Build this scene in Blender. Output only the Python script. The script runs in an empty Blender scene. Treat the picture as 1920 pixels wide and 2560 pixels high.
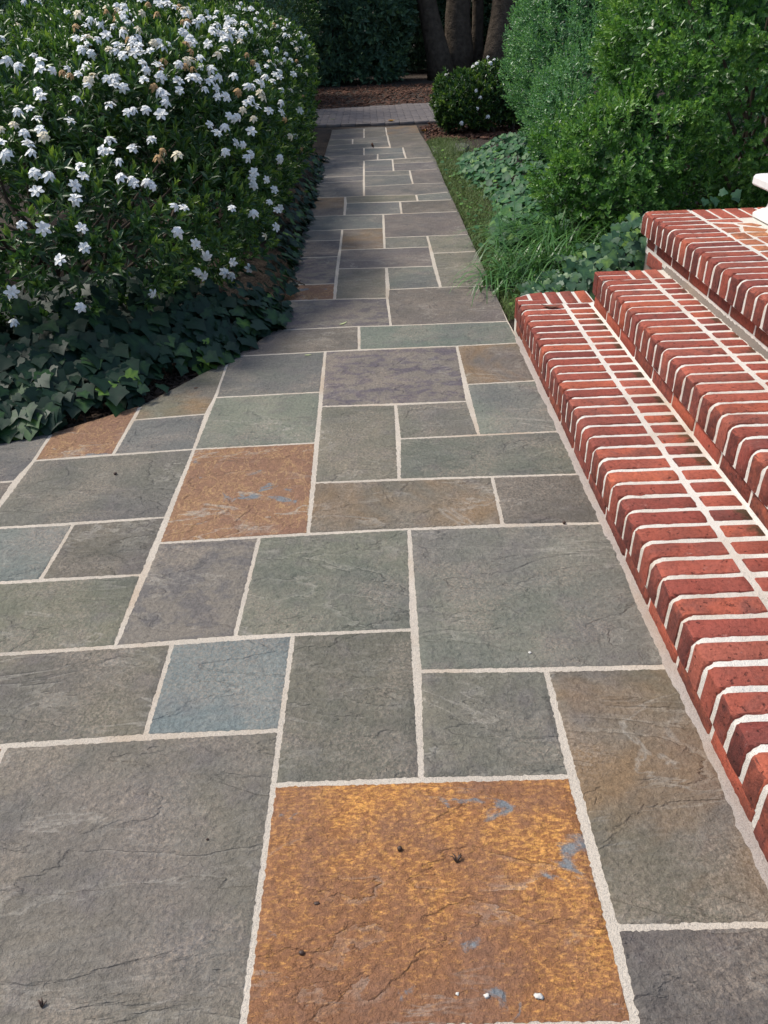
import bpy, bmesh, math, random
import numpy as np
from mathutils import Vector, Matrix

rng = np.random.RandomState(7)
random.seed(7)
scene = bpy.context.scene
C = scene.collection

# ------------------------------------------------------------------ camera
W, H, F = 1920.0, 2560.0, 1923.0            # photo pixels, focal length in pixels
CAM_H = 1.268
VX, VY, ROLL = 915.0, 30.0, math.radians(-2.3)
_d = np.array([VX - W/2, VY - H/2, F]); _d /= np.linalg.norm(_d)
_h = np.array([math.cos(ROLL), math.sin(ROLL), 0.0])
_n = np.cross(_d, _h); _n /= np.linalg.norm(_n)
if _n[1] > 0: _n = -_n
_l = np.cross(_d, _n)
if _l[0] < 0: _l = -_l
CAM = np.array([0.0, 0.0, CAM_H])
cd = bpy.data.cameras.new('camera'); cam = bpy.data.objects.new('camera', cd); C.objects.link(cam)
cd.sensor_fit = 'VERTICAL'; cd.sensor_height = 36.0; cd.lens = F / H * 36.0
cd.clip_start = 0.02; cd.clip_end = 2000
right = Vector((_l[0], _d[0], _n[0])); up = -Vector((_l[1], _d[1], _n[1])); back = -Vector((_l[2], _d[2], _n[2]))
m = Matrix((right, up, back)).transposed().to_4x4(); m.translation = Vector(CAM)
cam.matrix_world = m
scene.camera = cam

def ray(x, y):
    r = np.array([x - W/2, y - H/2, F])
    v = np.array([r @ _l, r @ _d, r @ _n]); return v / np.linalg.norm(v)
def px(x, y, z=0.0):
    v = ray(x, y); t = (z - CAM_H) / v[2]
    return CAM + v * t

# ------------------------------------------------------------------ world and sun
SUN_AZ, SUN_EL = math.radians(-68), math.radians(55)     # azimuth from +Y (ahead), negative = left
world = bpy.data.worlds.new('World'); scene.world = world; world.use_nodes = True
nt = world.node_tree; bg = nt.nodes['Background']
sky = nt.nodes.new('ShaderNodeTexSky'); sky.sky_type = 'NISHITA'; sky.sun_disc = False
sky.sun_elevation = SUN_EL; sky.sun_rotation = SUN_AZ
sky.air_density = 1.0; sky.dust_density = 2.5; sky.ozone_density = 1.0
nt.links.new(sky.outputs[0], bg.inputs[0]); bg.inputs[1].default_value = 0.15
sd = bpy.data.lights.new('sun', 'SUN'); sd.energy = 3.0; sd.angle = math.radians(12); sd.color = (1.0, 0.95, 0.86)
so = bpy.data.objects.new('sun', sd); C.objects.link(so)
sv = Vector((math.sin(SUN_AZ)*math.cos(SUN_EL), math.cos(SUN_AZ)*math.cos(SUN_EL), math.sin(SUN_EL)))
so.rotation_euler = sv.to_track_quat('Z', 'Y').to_euler(); so.location = (0, 0, 12)
scene.view_settings.view_transform = 'Standard'; scene.view_settings.look = 'None'
scene.view_settings.exposure = 0.2; scene.view_settings.gamma = 1.0
scene.view_settings.use_curve_mapping = False
scene.render.engine = 'CYCLES'
scene.cycles.max_bounces = 8; scene.cycles.transparent_max_bounces = 4

# ------------------------------------------------------------------ helpers
def lin(r, g, b):
    f = lambda c: (c/255/12.92) if c/255 <= .04045 else ((c/255 + .055)/1.055)**2.4
    return (f(r), f(g), f(b), 1.0)

def finish(o, label=None, cat=None, group=None, kind=None, parent=None):
    if label: o['label'] = label
    if cat: o['category'] = cat
    if group: o['group'] = group
    if kind: o['kind'] = kind
    if parent is not None: o.parent = parent
    return o
def link_mesh(name, me, parent=None, mat=None):
    o = bpy.data.objects.new(name, me); C.objects.link(o)
    if mat is not None and not me.materials: me.materials.append(mat)
    if parent is not None: o.parent = parent
    return o
def empty(name, loc, label, cat, group=None):
    o = bpy.data.objects.new(name, None); C.objects.link(o); o.location = loc; o.empty_display_size = 0.05
    o['label'] = label; o['category'] = cat
    if group: o['group'] = group
    return o
def pymesh(name, verts, faces, mat, smooth=False, sharp=None):
    me = bpy.data.meshes.new(name); me.from_pydata([tuple(map(float, v)) for v in verts], [], faces); me.update()
    if mat is not None: me.materials.append(mat)
    if smooth:
        me.polygons.foreach_set('use_smooth', [True]*len(me.polygons))
        if sharp: me.set_sharp_from_angle(angle=math.radians(sharp))
    return me

# a numpy mesh: many copies of a small template
def stamp(name, tv, tf, pos, X, Y, Z, scale, tint, mat, smooth=True, vt=None):
    """tv (k,3) template, tf list of faces, pos (N,3), frame X,Y,Z (N,3), scale (N,) or (N,3), tint (N,)"""
    N = len(pos); k = len(tv); tv = np.asarray(tv, dtype=np.float64)
    if scale.ndim == 1: scale = np.repeat(scale[:, None], 3, 1)
    v = (pos[:, None, :] + X[:, None, :]*(tv[None, :, 0:1]*scale[:, None, 0:1])
         + Y[:, None, :]*(tv[None, :, 1:2]*scale[:, None, 1:2]) + Z[:, None, :]*(tv[None, :, 2:3]*scale[:, None, 2:3]))
    v = v.reshape(-1, 3).astype(np.float32)
    flat = np.concatenate([np.array(f) for f in tf]); sizes = np.array([len(f) for f in tf])
    loops = (flat[None, :] + (np.arange(N)*k)[:, None]).reshape(-1).astype(np.int32)
    tot = np.tile(sizes, N).astype(np.int32); start = np.concatenate([[0], np.cumsum(tot)[:-1]]).astype(np.int32)
    me = bpy.data.meshes.new(name)
    me.vertices.add(len(v)); me.vertices.foreach_set('co', v.reshape(-1))
    me.loops.add(len(loops)); me.loops.foreach_set('vertex_index', loops)
    me.polygons.add(len(tot)); me.polygons.foreach_set('loop_start', start); me.polygons.foreach_set('loop_total', tot)
    if smooth: me.polygons.foreach_set('use_smooth', np.ones(len(tot), dtype=bool))
    a = me.attributes.new('tint', 'FLOAT', 'POINT'); tt = np.repeat(tint, k) + (np.tile(np.array(vt), N) if vt is not None else 0)
    a.data.foreach_set('value', np.clip(tt, 0, 1).astype(np.float32))
    me.update(calc_edges=True)
    me.materials.append(mat)
    return me

def nrm(a): return a / np.maximum(np.linalg.norm(a, axis=-1, keepdims=True), 1e-9)
def frames(axis, hint):
    """Y = axis; Z as near hint as possible"""
    Y = nrm(axis); Z = nrm(hint - Y*np.sum(hint*Y, -1, keepdims=True)); X = np.cross(Y, Z); return X, Y, Z
def wob(p, f=3.0, seed=0.0):
    x, y, z = p[..., 0]*f + seed, p[..., 1]*f + seed*1.7, p[..., 2]*f + seed*.6
    return (np.sin(x + 1.3*np.sin(y*.9 + z)) + np.sin(1.7*y + 1.1*np.sin(z*1.3 + x)) + np.sin(1.4*z + 1.2*np.sin(x*1.1 + y*.7)))/3

def tube(path, radii, n=7):
    vs, fs = [], []
    P = [np.array(p, float) for p in path]
    for i, p in enumerate(P):
        t = P[min(i+1, len(P)-1)] - P[max(i-1, 0)]; t /= np.linalg.norm(t)
        a = np.cross(t, [0.3, 0.2, 1.0] if abs(t[2]) < .9 else [1.0, 0, 0]); a /= np.linalg.norm(a); b = np.cross(t, a)
        for j in range(n):
            q = 2*math.pi*j/n; vs.append(p + radii[i]*(a*math.cos(q) + b*math.sin(q)))
    for i in range(len(P)-1):
        for j in range(n):
            fs.append((i*n+j, i*n+(j+1) % n, (i+1)*n+(j+1) % n, (i+1)*n+j))
    fs.append(tuple(range(n))[::-1]); fs.append(tuple(range((len(P)-1)*n, len(P)*n)))
    return vs, fs
def join(parts):
    V, Fc = [], []
    for v, f in parts:
        o = len(V); V += list(v); Fc += [tuple(i+o for i in q) for q in f]
    return V, Fc

# ------------------------------------------------------------------ materials
class NT:
    def __init__(s, name):
        s.mat = bpy.data.materials.new(name); s.mat.use_nodes = True; s.t = s.mat.node_tree
        s.b = s.t.nodes['Principled BSDF']; s.out = s.t.nodes['Material Output']
    def n(s, typ, **kw):
        nd = s.t.nodes.new(typ)
        for k, v in kw.items():
            if k.startswith('i_'):
                key = k[2:]; key = int(key) if key.isdigit() else key
                nd.inputs[key].default_value = v
            else: setattr(nd, k, v)
        return nd
    def l(s, a, b): s.t.links.new(a, b)
    def noise(s, vec, scale, detail=4, rough=.55, dist=0.0):
        nd = s.n('ShaderNodeTexNoise'); nd.inputs['Scale'].default_value = scale; nd.inputs['Detail'].default_value = detail
        nd.inputs['Roughness'].default_value = rough; nd.inputs['Distortion'].default_value = dist
        s.l(vec, nd.inputs['Vector']); return nd.outputs['Fac']
    def ramp(s, fac, stops, interp='LINEAR'):
        nd = s.n('ShaderNodeValToRGB'); cr = nd.color_ramp; cr.interpolation = interp
        while len(cr.elements) < len(stops): cr.elements.new(.5)
        for e, (p, c) in zip(cr.elements, stops):
            e.position = p; e.color = c if isinstance(c, (tuple, list)) else (c, c, c, 1)
        s.l(fac, nd.inputs[0]); return nd.outputs[0]
    def mix(s, fac, a, b, mode='MIX'):
        nd = s.n('ShaderNodeMix', data_type='RGBA', blend_type=mode)
        for i, v in ((0, fac), (6, a), (7, b)):
            if hasattr(v, 'links') or isinstance(v, bpy.types.NodeSocket): s.l(v, nd.inputs[i])
            else: nd.inputs[i].default_value = v
        return nd.outputs[2]
    def math(s, op, a, b=None, c=None, clamp=False):
        nd = s.n('ShaderNodeMath', operation=op, use_clamp=clamp)
        for i, v in enumerate((a, b, c)):
            if v is None: continue
            if isinstance(v, bpy.types.NodeSocket): s.l(v, nd.inputs[i])
            else: nd.inputs[i].default_value = v
        return nd.outputs[0]
    def bump(s, height, strength, dist, normal=None):
        nd = s.n('ShaderNodeBump'); nd.inputs['Strength'].default_value = strength; nd.inputs['Distance'].default_value = dist
        s.l(height, nd.inputs['Height'])
        if normal is not None: s.l(normal, nd.inputs['Normal'])
        return nd.outputs[0]
    def objvec(s, spread=40.0, scale=None):
        tc = s.n('ShaderNodeTexCoord'); oi = s.n('ShaderNodeObjectInfo')
        cb = s.n('ShaderNodeCombineXYZ')
        s.l(s.math('MULTIPLY', oi.outputs['Random'], spread), cb.inputs[0])
        s.l(s.math('MULTIPLY', oi.outputs['Random'], spread*1.7), cb.inputs[1])
        s.l(s.math('MULTIPLY', oi.outputs['Random'], spread*.6), cb.inputs[2])
        va = s.n('ShaderNodeVectorMath', operation='ADD'); s.l(tc.outputs['Object'], va.inputs[0]); s.l(cb.outputs[0], va.inputs[1])
        s.oi = oi; s.tc = tc
        return va.outputs[0]
    def stretch(s, vec, sc, rot=0.0):
        mp = s.n('ShaderNodeMapping'); s.l(vec, mp.inputs[0]); mp.inputs['Scale'].default_value = sc; mp.inputs['Rotation'].default_value = (0, 0, rot)
        return mp.outputs[0]

def slate_material(name, kind):
    s = NT(name); v = s.objvec()
    base = s.oi.outputs['Color']
    big = s.noise(v, 2.6, 5, .55, .8); mid = s.noise(v, 11, 6, .6, .4); fine = s.noise(v, 100, 5, .65); grain = s.noise(v, 420, 2, .6); peel = s.noise(s.stretch(v, (1.0, 1.6, 1.0), .3), 48, 4, .6, .5)
    vs = s.stretch(v, (1.0, 2.3, 1.0), .35)
    led = s.noise(vs, 2.1, 7, .55, .5)
    # cleft ledges: terraces of a warped noise
    t8 = s.math('MULTIPLY', led, 6.5); fl = s.math('FLOOR', t8); fr = s.math('SUBTRACT', t8, fl)
    edge = s.ramp(fr, [(0.0, 0.0), (0.09, 1.0), (1.0, 1.0)])
    terr = s.math('ADD', fl, edge)
    # colour
    c = s.mix(s.ramp(big, [(.3, .0), (.7, 1.0)]), s.mix(1.0, base, (.80, .84, .82, 1), 'MULTIPLY'), s.mix(1.0, base, (1.24, 1.18, 1.08, 1), 'MULTIPLY'))
    c = s.mix(s.math('MULTIPLY', s.ramp(mid, [(.52, 0.0), (.68, 1.0)]), .35), c, (0.17, 0.155, 0.16, 1))
    c = s.mix(s.math('MULTIPLY', s.ramp(s.noise(vs, 5, 5, .6, 1.0), [(.52, 0.0), (.72, 1.0)]), .22), c, (0.31, 0.32, 0.29, 1))
    c = s.mix(s.math('MULTIPLY', s.ramp(s.noise(v, 1.6, 3, .5, .5), [(.48, 0.0), (.66, 1.0)]), .4), c, (0.155, 0.14, 0.155, 1))
    c = s.mix(s.math('MULTIPLY', s.ramp(s.noise(vs, 17, 7, .7, .3), [(.5, 0.0), (.66, 1.0)]), .28), c, (0.29, 0.28, 0.245, 1))
    if kind == 'mottled':
        pm = s.ramp(s.noise(s.stretch(v, (1.0, 1.5, 1.0), .1), 9.5, 9, .68, .25), [(.44, 0.0), (.53, 1.0)])
        c = s.mix(s.math('MULTIPLY', pm, .8), s.mix(.35, base, (0.13, 0.115, 0.14, 1)), (0.25, 0.23, 0.19, 1))
    if kind == 'ochre':
        pm = s.ramp(s.noise(v, 2.2, 4, .6, .8), [(.45, 0.0), (.62, 1.0)])
        c = s.mix(s.math('MULTIPLY', pm, .75), c, (0.28, 0.185, 0.095, 1))
    if kind == 'rust' or kind == 'orange':
        sx = s.n('ShaderNodeSeparateXYZ'); s.l(s.tc.outputs['Object'], sx.inputs[0])
        g = s.math('ADD', s.math('MULTIPLY', sx.outputs[1], .55), s.math('MULTIPLY', s.math('SUBTRACT', s.noise(v, 3.2, 4, .6, .6), .5), 1.5))
        wv = s.stretch(v, (1.0, 1.7, 1.0), .15)
        flk = s.noise(wv, 52, 8, .72, .5)
        if kind == 'orange':
            wv2 = s.stretch(v, (1.0, 2.2, 1.0), .05)
            flk = s.noise(wv2, 62, 9, .75, .35); soft = s.math('ADD', .46, s.math('MULTIPLY', g, 1.05), clamp=True)
            lo = s.mix(soft, lin(116, 84, 66), lin(158, 104, 54)); hi = s.mix(soft, lin(160, 114, 76), lin(240, 176, 88))
            f = s.math('MULTIPLY', s.math('SUBTRACT', flk, s.math('SUBTRACT', .50, s.math('MULTIPLY', g, .22))), 6.5, clamp=True)
        else:
            lo, hi = s.mix(s.ramp(big, [(.35, 0.0), (.65, 1.0)]), lin(130, 97, 78), lin(144, 110, 82)), lin(194, 160, 110)
            rid = s.math('ABSOLUTE', s.math('SUBTRACT', s.noise(s.stretch(v, (2.0, 1.0, 1.0), .25), 12, 6, .6, .9), .5))
            f = s.math('MULTIPLY', s.math('SUBTRACT', .030, rid), 22.0, clamp=True); f = s.math('MULTIPLY', f, .75)
        c = s.mix(f, lo, hi)
        c = s.mix(s.math('MULTIPLY', s.ramp(mid, [(.42, 0.0), (.65, 1.0)]), .45), c, lin(126, 94, 78))
        bl = s.ramp(s.noise(wv, 6.5, 7, .62, .6), [(.62, 0.0), (.67, 1.0)])
        c = s.mix(s.math('MULTIPLY', bl, .9), c, lin(112, 122, 128))
    # pale hair veins and dark lines with pale bands along the ledges
    vein = s.math('ABSOLUTE', s.math('SUBTRACT', s.noise(vs, 1.7, 6, .6, .7), .5))
    vm = s.math('MULTIPLY', s.ramp(vein, [(0.0, 1.0), (.012, 0.0)]), s.ramp(big, [(.45, 0.0), (.6, .55)]))
    c = s.mix(vm, c, (0.42, 0.41, 0.36, 1))
    lm = s.math('MULTIPLY', s.ramp(fr, [(0.0, 1.0), (.05, 0.0)]), s.ramp(s.noise(v, 5.0, 3, .6), [(.54, 0.0), (.66, .6)]))
    c = s.mix(lm, c, (0.05, 0.05, 0.048, 1))
    sc_ = s.math('MULTIPLY', s.ramp(fr, [(.80, 0.0), (1.0, 1.0)]), s.ramp(s.noise(v, 3.3, 4, .6), [(.50, 0.0), (.64, .5)]))
    c = s.mix(sc_, c, s.mix(.5, c, (0.55, 0.54, 0.47, 1)))
    wm = s.math('MULTIPLY', s.ramp(s.noise(v, 4.0, 4, .6, .4), [(.46, 0.0), (.62, 1.0)]), s.ramp(s.noise(v, 150, 5, .75), [(.44, 0.0), (.60, .55)]))
    if kind not in ('rust', 'orange'): c = s.mix(wm, c, (0.40, 0.34, 0.27, 1))
    c = s.mix(1.0, c, s.ramp(fine, [(.25, .72), (.75, 1.26)]), 'MULTIPLY')
    c = s.mix(1.0, c, s.ramp(grain, [(.3, .80), (.7, 1.20)]), 'MULTIPLY')
    if kind not in ('rust', 'orange'): c = s.mix(1.0, c, (.84, .80, .785, 1), 'MULTIPLY')
    s.l(c, s.b.inputs['Base Color'])
    s.b.inputs['Roughness'].default_value = .68; s.b.inputs['Specular IOR Level'].default_value = .35
    hgt = s.math('ADD', s.math('MULTIPLY', terr, .24), s.math('ADD', s.math('MULTIPLY', mid, .8), s.math('ADD', s.math('ADD', s.math('MULTIPLY', fine, .38), s.math('MULTIPLY', peel, .55)), s.math('MULTIPLY', grain, .12))))
    s.l(s.bump(hgt, 1.0, .012), s.b.inputs['Normal'])
    return s.mat

def mortar_material(name, col, coarse=1.0):
    s = NT(name); tc = s.n('ShaderNodeTexCoord'); v = tc.outputs['Object']
    big = s.noise(v, 4, 4, .6); fine = s.noise(v, 160, 4, .7); grit = s.noise(v, 520, 2, .6)
    a = tuple(list(c*.82 for c in col[:3]) + [1]); 
    c = s.mix(s.ramp(big, [(.3, 0.0), (.7, 1.0)]), a, col)
    c = s.mix(1.0, c, s.ramp(grit, [(.30, .58), (.48, 1.0), (.8, 1.1)]), 'MULTIPLY')
    c = s.mix(s.ramp(s.noise(v, 38, 3, .6), [(.62, 0.0), (.8, .35)]), c, (.30, .25, .19, 1))
    c = s.mix(s.math('MULTIPLY', s.ramp(s.noise(v, 2.3, 4, .65), [(.52, 0.0), (.68, 1.0)]), .45), c, (.42, .29, .18, 1))
    s.l(c, s.b.inputs['Base Color']); s.b.inputs['Roughness'].default_value = .9; s.b.inputs['Specular IOR Level'].default_value = .2
    h = s.math('ADD', fine, s.math('MULTIPLY', grit, .45))
    s.l(s.bump(h, .9, .004*coarse), s.b.inputs['Normal'])
    return s.mat

def brick_material(name, cols, dark, mossy=False):
    s = NT(name); v = s.objvec(30.0); rnd = s.oi.outputs['Random']
    base = s.ramp(rnd, [(i/(len(cols)-1), c) for i, c in enumerate(cols)])
    blot = s.noise(v, 14, 5, .6, .6); fine = s.noise(v, 110, 5, .7); grit = s.noise(v, 380, 2, .6)
    r2 = s.math('FRACT', s.math('MULTIPLY', rnd, 7.31))
    c = s.mix(s.math('MULTIPLY', s.ramp(blot, [(.42, 0.0), (.66, 1.0)]), s.math('ADD', .15, s.math('MULTIPLY', r2, .75))), base, dark)
    # burnt faces on the fronts of some bricks
    geo = s.n('ShaderNodeNewGeometry'); sn = s.n('ShaderNodeSeparateXYZ'); s.l(geo.outputs['True Normal'], sn.inputs[0])
    sm = s.math('GREATER_THAN', s.math('MULTIPLY', sn.outputs[0], -1.0), .75)
    r3 = s.math('GREATER_THAN', s.math('FRACT', s.math('MULTIPLY', rnd, 13.7)), .28)
    bm = s.math('MULTIPLY', s.math('MULTIPLY', sm, r3), s.ramp(s.noise(v, 40, 5, .7), [(.35, .35), (.65, .95)]))
    c = s.mix(s.math('MULTIPLY', bm, .88), c, (.085, .032, .03, 1))
    c = s.mix(1.0, c, s.ramp(fine, [(.28, .58), (.5, 1.0), (.75, 1.22)]), 'MULTIPLY')
    # pale scuffs of lime
    sc = s.math('MULTIPLY', s.ramp(s.noise(s.stretch(v, (1, 3, 1)), 26, 6, .7, 1.0), [(.63, 0.0), (.72, 1.0)]), .35)
    c = s.mix(sc, c, (.62, .42, .36, 1))
    if mossy:
        sx = s.n('ShaderNodeSeparateXYZ'); s.l(s.tc.outputs['Object'], sx.inputs[0])
        g = s.math('ADD', s.math('MULTIPLY', sx.outputs[0], 12.0), s.math('MULTIPLY', s.math('SUBTRACT', s.noise(v, 24, 4, .6), .5), 1.6))
        mm = s.math('MULTIPLY', s.ramp(g, [(.15, 0.0), (.5, 1.0)]), s.math('MULTIPLY', s.ramp(r2, [(.3, 0.0), (.7, 1.0)]), .8))
        c = s.mix(mm, c, (.055, .050, .022, 1))
    pit = s.ramp(s.noise(v, 75, 3, .6), [(.30, 1.0), (.37, 0.0)])
    c = s.mix(s.math('MULTIPLY', pit, .65), c, (.05, .02, .018, 1))
    c = s.mix(1.0, c, s.ramp(s.noise(v, 5.5, 3, .6), [(.3, .80), (.7, 1.18)]), 'MULTIPLY')
    s.l(c, s.b.inputs['Base Color']); s.b.inputs['Roughness'].default_value = .82; s.b.inputs['Specular IOR Level'].default_value = .25
    h = s.math('ADD', s.math('MULTIPLY', blot, .8), s.math('ADD', s.math('MULTIPLY', fine, .7), s.math('MULTIPLY', grit, .25)))
    h = s.math('SUBTRACT', h, s.math('MULTIPLY', pit, .5))
    s.l(s.bump(h, .9, .0075), s.b.inputs['Normal'])
    return s.mat

def leaf_material(name, stops, rough=.38, trans=.25, spec=.5, bumpy=True):
    s = NT(name); at = s.n('ShaderNodeAttribute', attribute_name='tint')
    c = s.ramp(at.outputs['Fac'], stops)
    tc = s.n('ShaderNodeTexCoord')
    nz = s.noise(tc.outputs['Object'], 60, 2, .5)
    c = s.mix(1.0, c, s.ramp(nz, [(.3, .82), (.7, 1.15)]), 'MULTIPLY')
    s.l(c, s.b.inputs['Base Color']); s.b.inputs['Roughness'].default_value = rough; s.b.inputs['Specular IOR Level'].default_value = spec
    if trans > 0:
        tr = s.n('ShaderNodeBsdfTranslucent'); s.l(s.mix(.5, c, s.mix(1.0, c, (1.5, 1.7, .5, 1), 'MULTIPLY')), tr.inputs[0])
        mx = s.n('ShaderNodeMixShader'); mx.inputs[0].default_value = trans
        s.l(s.b.outputs[0], mx.inputs[1]); s.l(tr.outputs[0], mx.inputs[2]); s.l(mx.outputs[0], s.out.inputs[0])
    return s.mat

def plain_material(name, col, rough=.7, var=.25, scale=30, spec=.3, bump=.0):
    s = NT(name); v = s.objvec(10.0)
    nz = s.noise(v, scale, 5, .6)
    c = s.mix(1.0, col, s.ramp(nz, [(.25, 1-var), (.75, 1+var)]), 'MULTIPLY')
    s.l(c, s.b.inputs['Base Color']); s.b.inputs['Roughness'].default_value = rough; s.b.inputs['Specular IOR Level'].default_value = spec
    if bump: s.l(s.bump(nz, .8, bump), s.b.inputs['Normal'])
    return s.mat

def soil_material():
    s = NT('soil'); tc = s.n('ShaderNodeTexCoord'); v = tc.outputs['Object']
    a = s.noise(v, 3, 5, .6); b = s.noise(v, 45, 6, .7); vo = s.n('ShaderNodeTexVoronoi'); vo.inputs['Scale'].default_value = 55; s.l(v, vo.inputs['Vector'])
    c = s.mix(s.ramp(a, [(.35, 0.0), (.65, 1.0)]), (.030, .021, .016, 1), (.060, .040, .028, 1))
    c = s.mix(s.ramp(b, [(.5, 0.0), (.7, .6)]), c, (.10, .075, .055, 1))
    s.l(c, s.b.inputs['Base Color']); s.b.inputs['Roughness'].default_value = .95
    s.l(s.bump(s.math('ADD', b, s.math('MULTIPLY', vo.outputs['Distance'], .6)), 1.0, .02), s.b.inputs['Normal'])
    return s.mat

M = {}
M['slate'] = slate_material('slate', 'plain'); M['mottled'] = slate_material('slate_mottled', 'mottled')
M['ochre'] = slate_material('slate_ochre', 'ochre'); M['rust'] = slate_material('slate_rust', 'rust'); M['orange'] = slate_material('slate_orange', 'orange')
M['joint'] = mortar_material('path_mortar', (.62, .55, .46, 1)); M['lime'] = mortar_material('brick_mortar', (.84, .79, .71, 1), 1.2)
M['fillet'] = mortar_material('fillet_mortar', (.47, .41, .37, 1), 1.5); M['greymortar'] = mortar_material('grey_mortar', (.27, .23, .195, 1), 1.3)
RED = [lin(174, 94, 75), lin(152, 78, 65), lin(184, 100, 74), lin(140, 72, 63), lin(168, 88, 71), lin(126, 66, 59), lin(176, 100, 81)]
M['brick'] = brick_material('red_brick', RED, (.20, .075, .06, 1)); M['mossbrick'] = brick_material('red_brick_mossy', RED, (.20, .075, .06, 1), True)
M['riser'] = brick_material('riser_brick', [lin(180, 94, 70), lin(164, 82, 66), lin(188, 104, 74)], (.22, .075, .05, 1))
M['landing'] = brick_material('landing_brick', [lin(200, 118, 88), lin(182, 102, 82), lin(196, 134, 92), lin(176, 100, 84)], (.20, .08, .045, 1))
M['soil'] = soil_material()
M['paver'] = plain_material('grey_paver', (.20, .175, .165, 1), .85, .25, 14, .2, .004)
M['bark'] = plain_material('bark', (.085, .066, .050, 1), .9, .5, 9, .2, .05)
M['twig'] = plain_material('twig', (.10, .075, .055, 1), .85, .3, 40, .2)
M['white'] = plain_material('white_paint', (.80, .79, .76, 1), .45, .06, 12, .4, .0006)
M['petal'] = plain_material('petal_white', (.83, .83, .80, 1), .6, .05, 30, .3)
M['cream'] = plain_material('petal_cream', (.80, .71, .52, 1), .6, .10, 40, .3)
M['tan'] = plain_material('petal_tan', (.48, .30, .14, 1), .7, .2, 40, .2)
M['gard'] = leaf_material('gardenia_leaf', [(0.0, (.024, .060, .026, 1)), (.45, (.050, .120, .036, 1)), (.78, (.115, .215, .044, 1)), (1.0, (.24, .35, .065, 1))], .34, .22, .5)
M['box'] = leaf_material('boxwood_leaf', [(0.0, (.040, .115, .028, 1)), (.5, (.115, .260, .060, 1)), (1.0, (.26, .42, .10, 1))], .34, .3, .45)
M['boxblue'] = leaf_material('boxwood_leaf_blue', [(0.0, (.050, .140, .066, 1)), (.5, (.130, .290, .125, 1)), (1.0, (.24, .42, .16, 1))], .36, .3, .45)
M['ivy'] = leaf_material('ivy_leaf_shaded', [(0.0, (.006, .022, .014, 1)), (.5, (.014, .042, .022, 1)), (.8, (.045, .11, .030, 1)), (1.0, (.15, .26, .04, 1))], .48, .12, .3)  # greens lowered so the colour carries the shade under the gardenia
M['ivylight'] = leaf_material('ivy_leaf_light', [(0.0, (.020, .058, .034, 1)), (.5, (.045, .115, .058, 1)), (.8, (.10, .20, .06, 1)), (1.0, (.2, .32, .06, 1))], .45, .15, .35)
M['cover'] = leaf_material('ground_cover_leaf', [(0.0, (.022, .070, .036, 1)), (.5, (.05, .145, .062, 1)), (.9, (.11, .24, .055, 1)), (1.0, (.18, .30, .05, 1))], .52, .2, .28)
M['blade'] = leaf_material('strap_blade', [(0.0, (.030, .090, .026, 1)), (.5, (.070, .180, .046, 1)), (1.0, (.15, .28, .07, 1))], .36, .2, .5)
M['moss'] = leaf_material('mondo_blade', [(0.0, (.050, .080, .024, 1)), (.5, (.100, .155, .042, 1)), (1.0, (.20, .26, .08, 1))], .55, .15, .3)
M['dark'] = leaf_material('evergreen_leaf', [(0.0, (.055, .115, .080, 1)), (.6, (.115, .210, .120, 1)), (1.0, (.20, .30, .10, 1))], .45, .15, .4)
M['lime_leaf'] = leaf_material('yellow_green_leaf', [(0.0, (.06, .12, .02, 1)), (1.0, (.16, .24, .04, 1))], .45, .3, .4)
M['deadleaf'] = plain_material('dead_leaf', (.12, .055, .034, 1), .7, .45, 40, .3)
M['yellowleaf'] = plain_material('yellow_leaf', (.42, .22, .035, 1), .6, .25, 40, .3)
M['paleleaf'] = plain_material('pale_leaf', (.45, .50, .26, 1), .6, .2, 40, .3)
M['seed'] = plain_material('seed', (.06, .035, .025, 1), .5, .3, 60, .4)
M['crumb'] = plain_material('white_crumb', (.62, .60, .55, 1), .8, .1, 60, .2)
M['chip'] = plain_material('mulch_chip', (.085, .060, .045, 1), .9, .5, 25, .2)

# ------------------------------------------------------------------ ground
me = pymesh('ground', [(-300, -300, -.035), (300, -300, -.035), (300, 300, -.035), (-300, 300, -.035)], [(0, 1, 2, 3)], M['soil'])
finish(link_mesh('ground', me), kind='structure')

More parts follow.
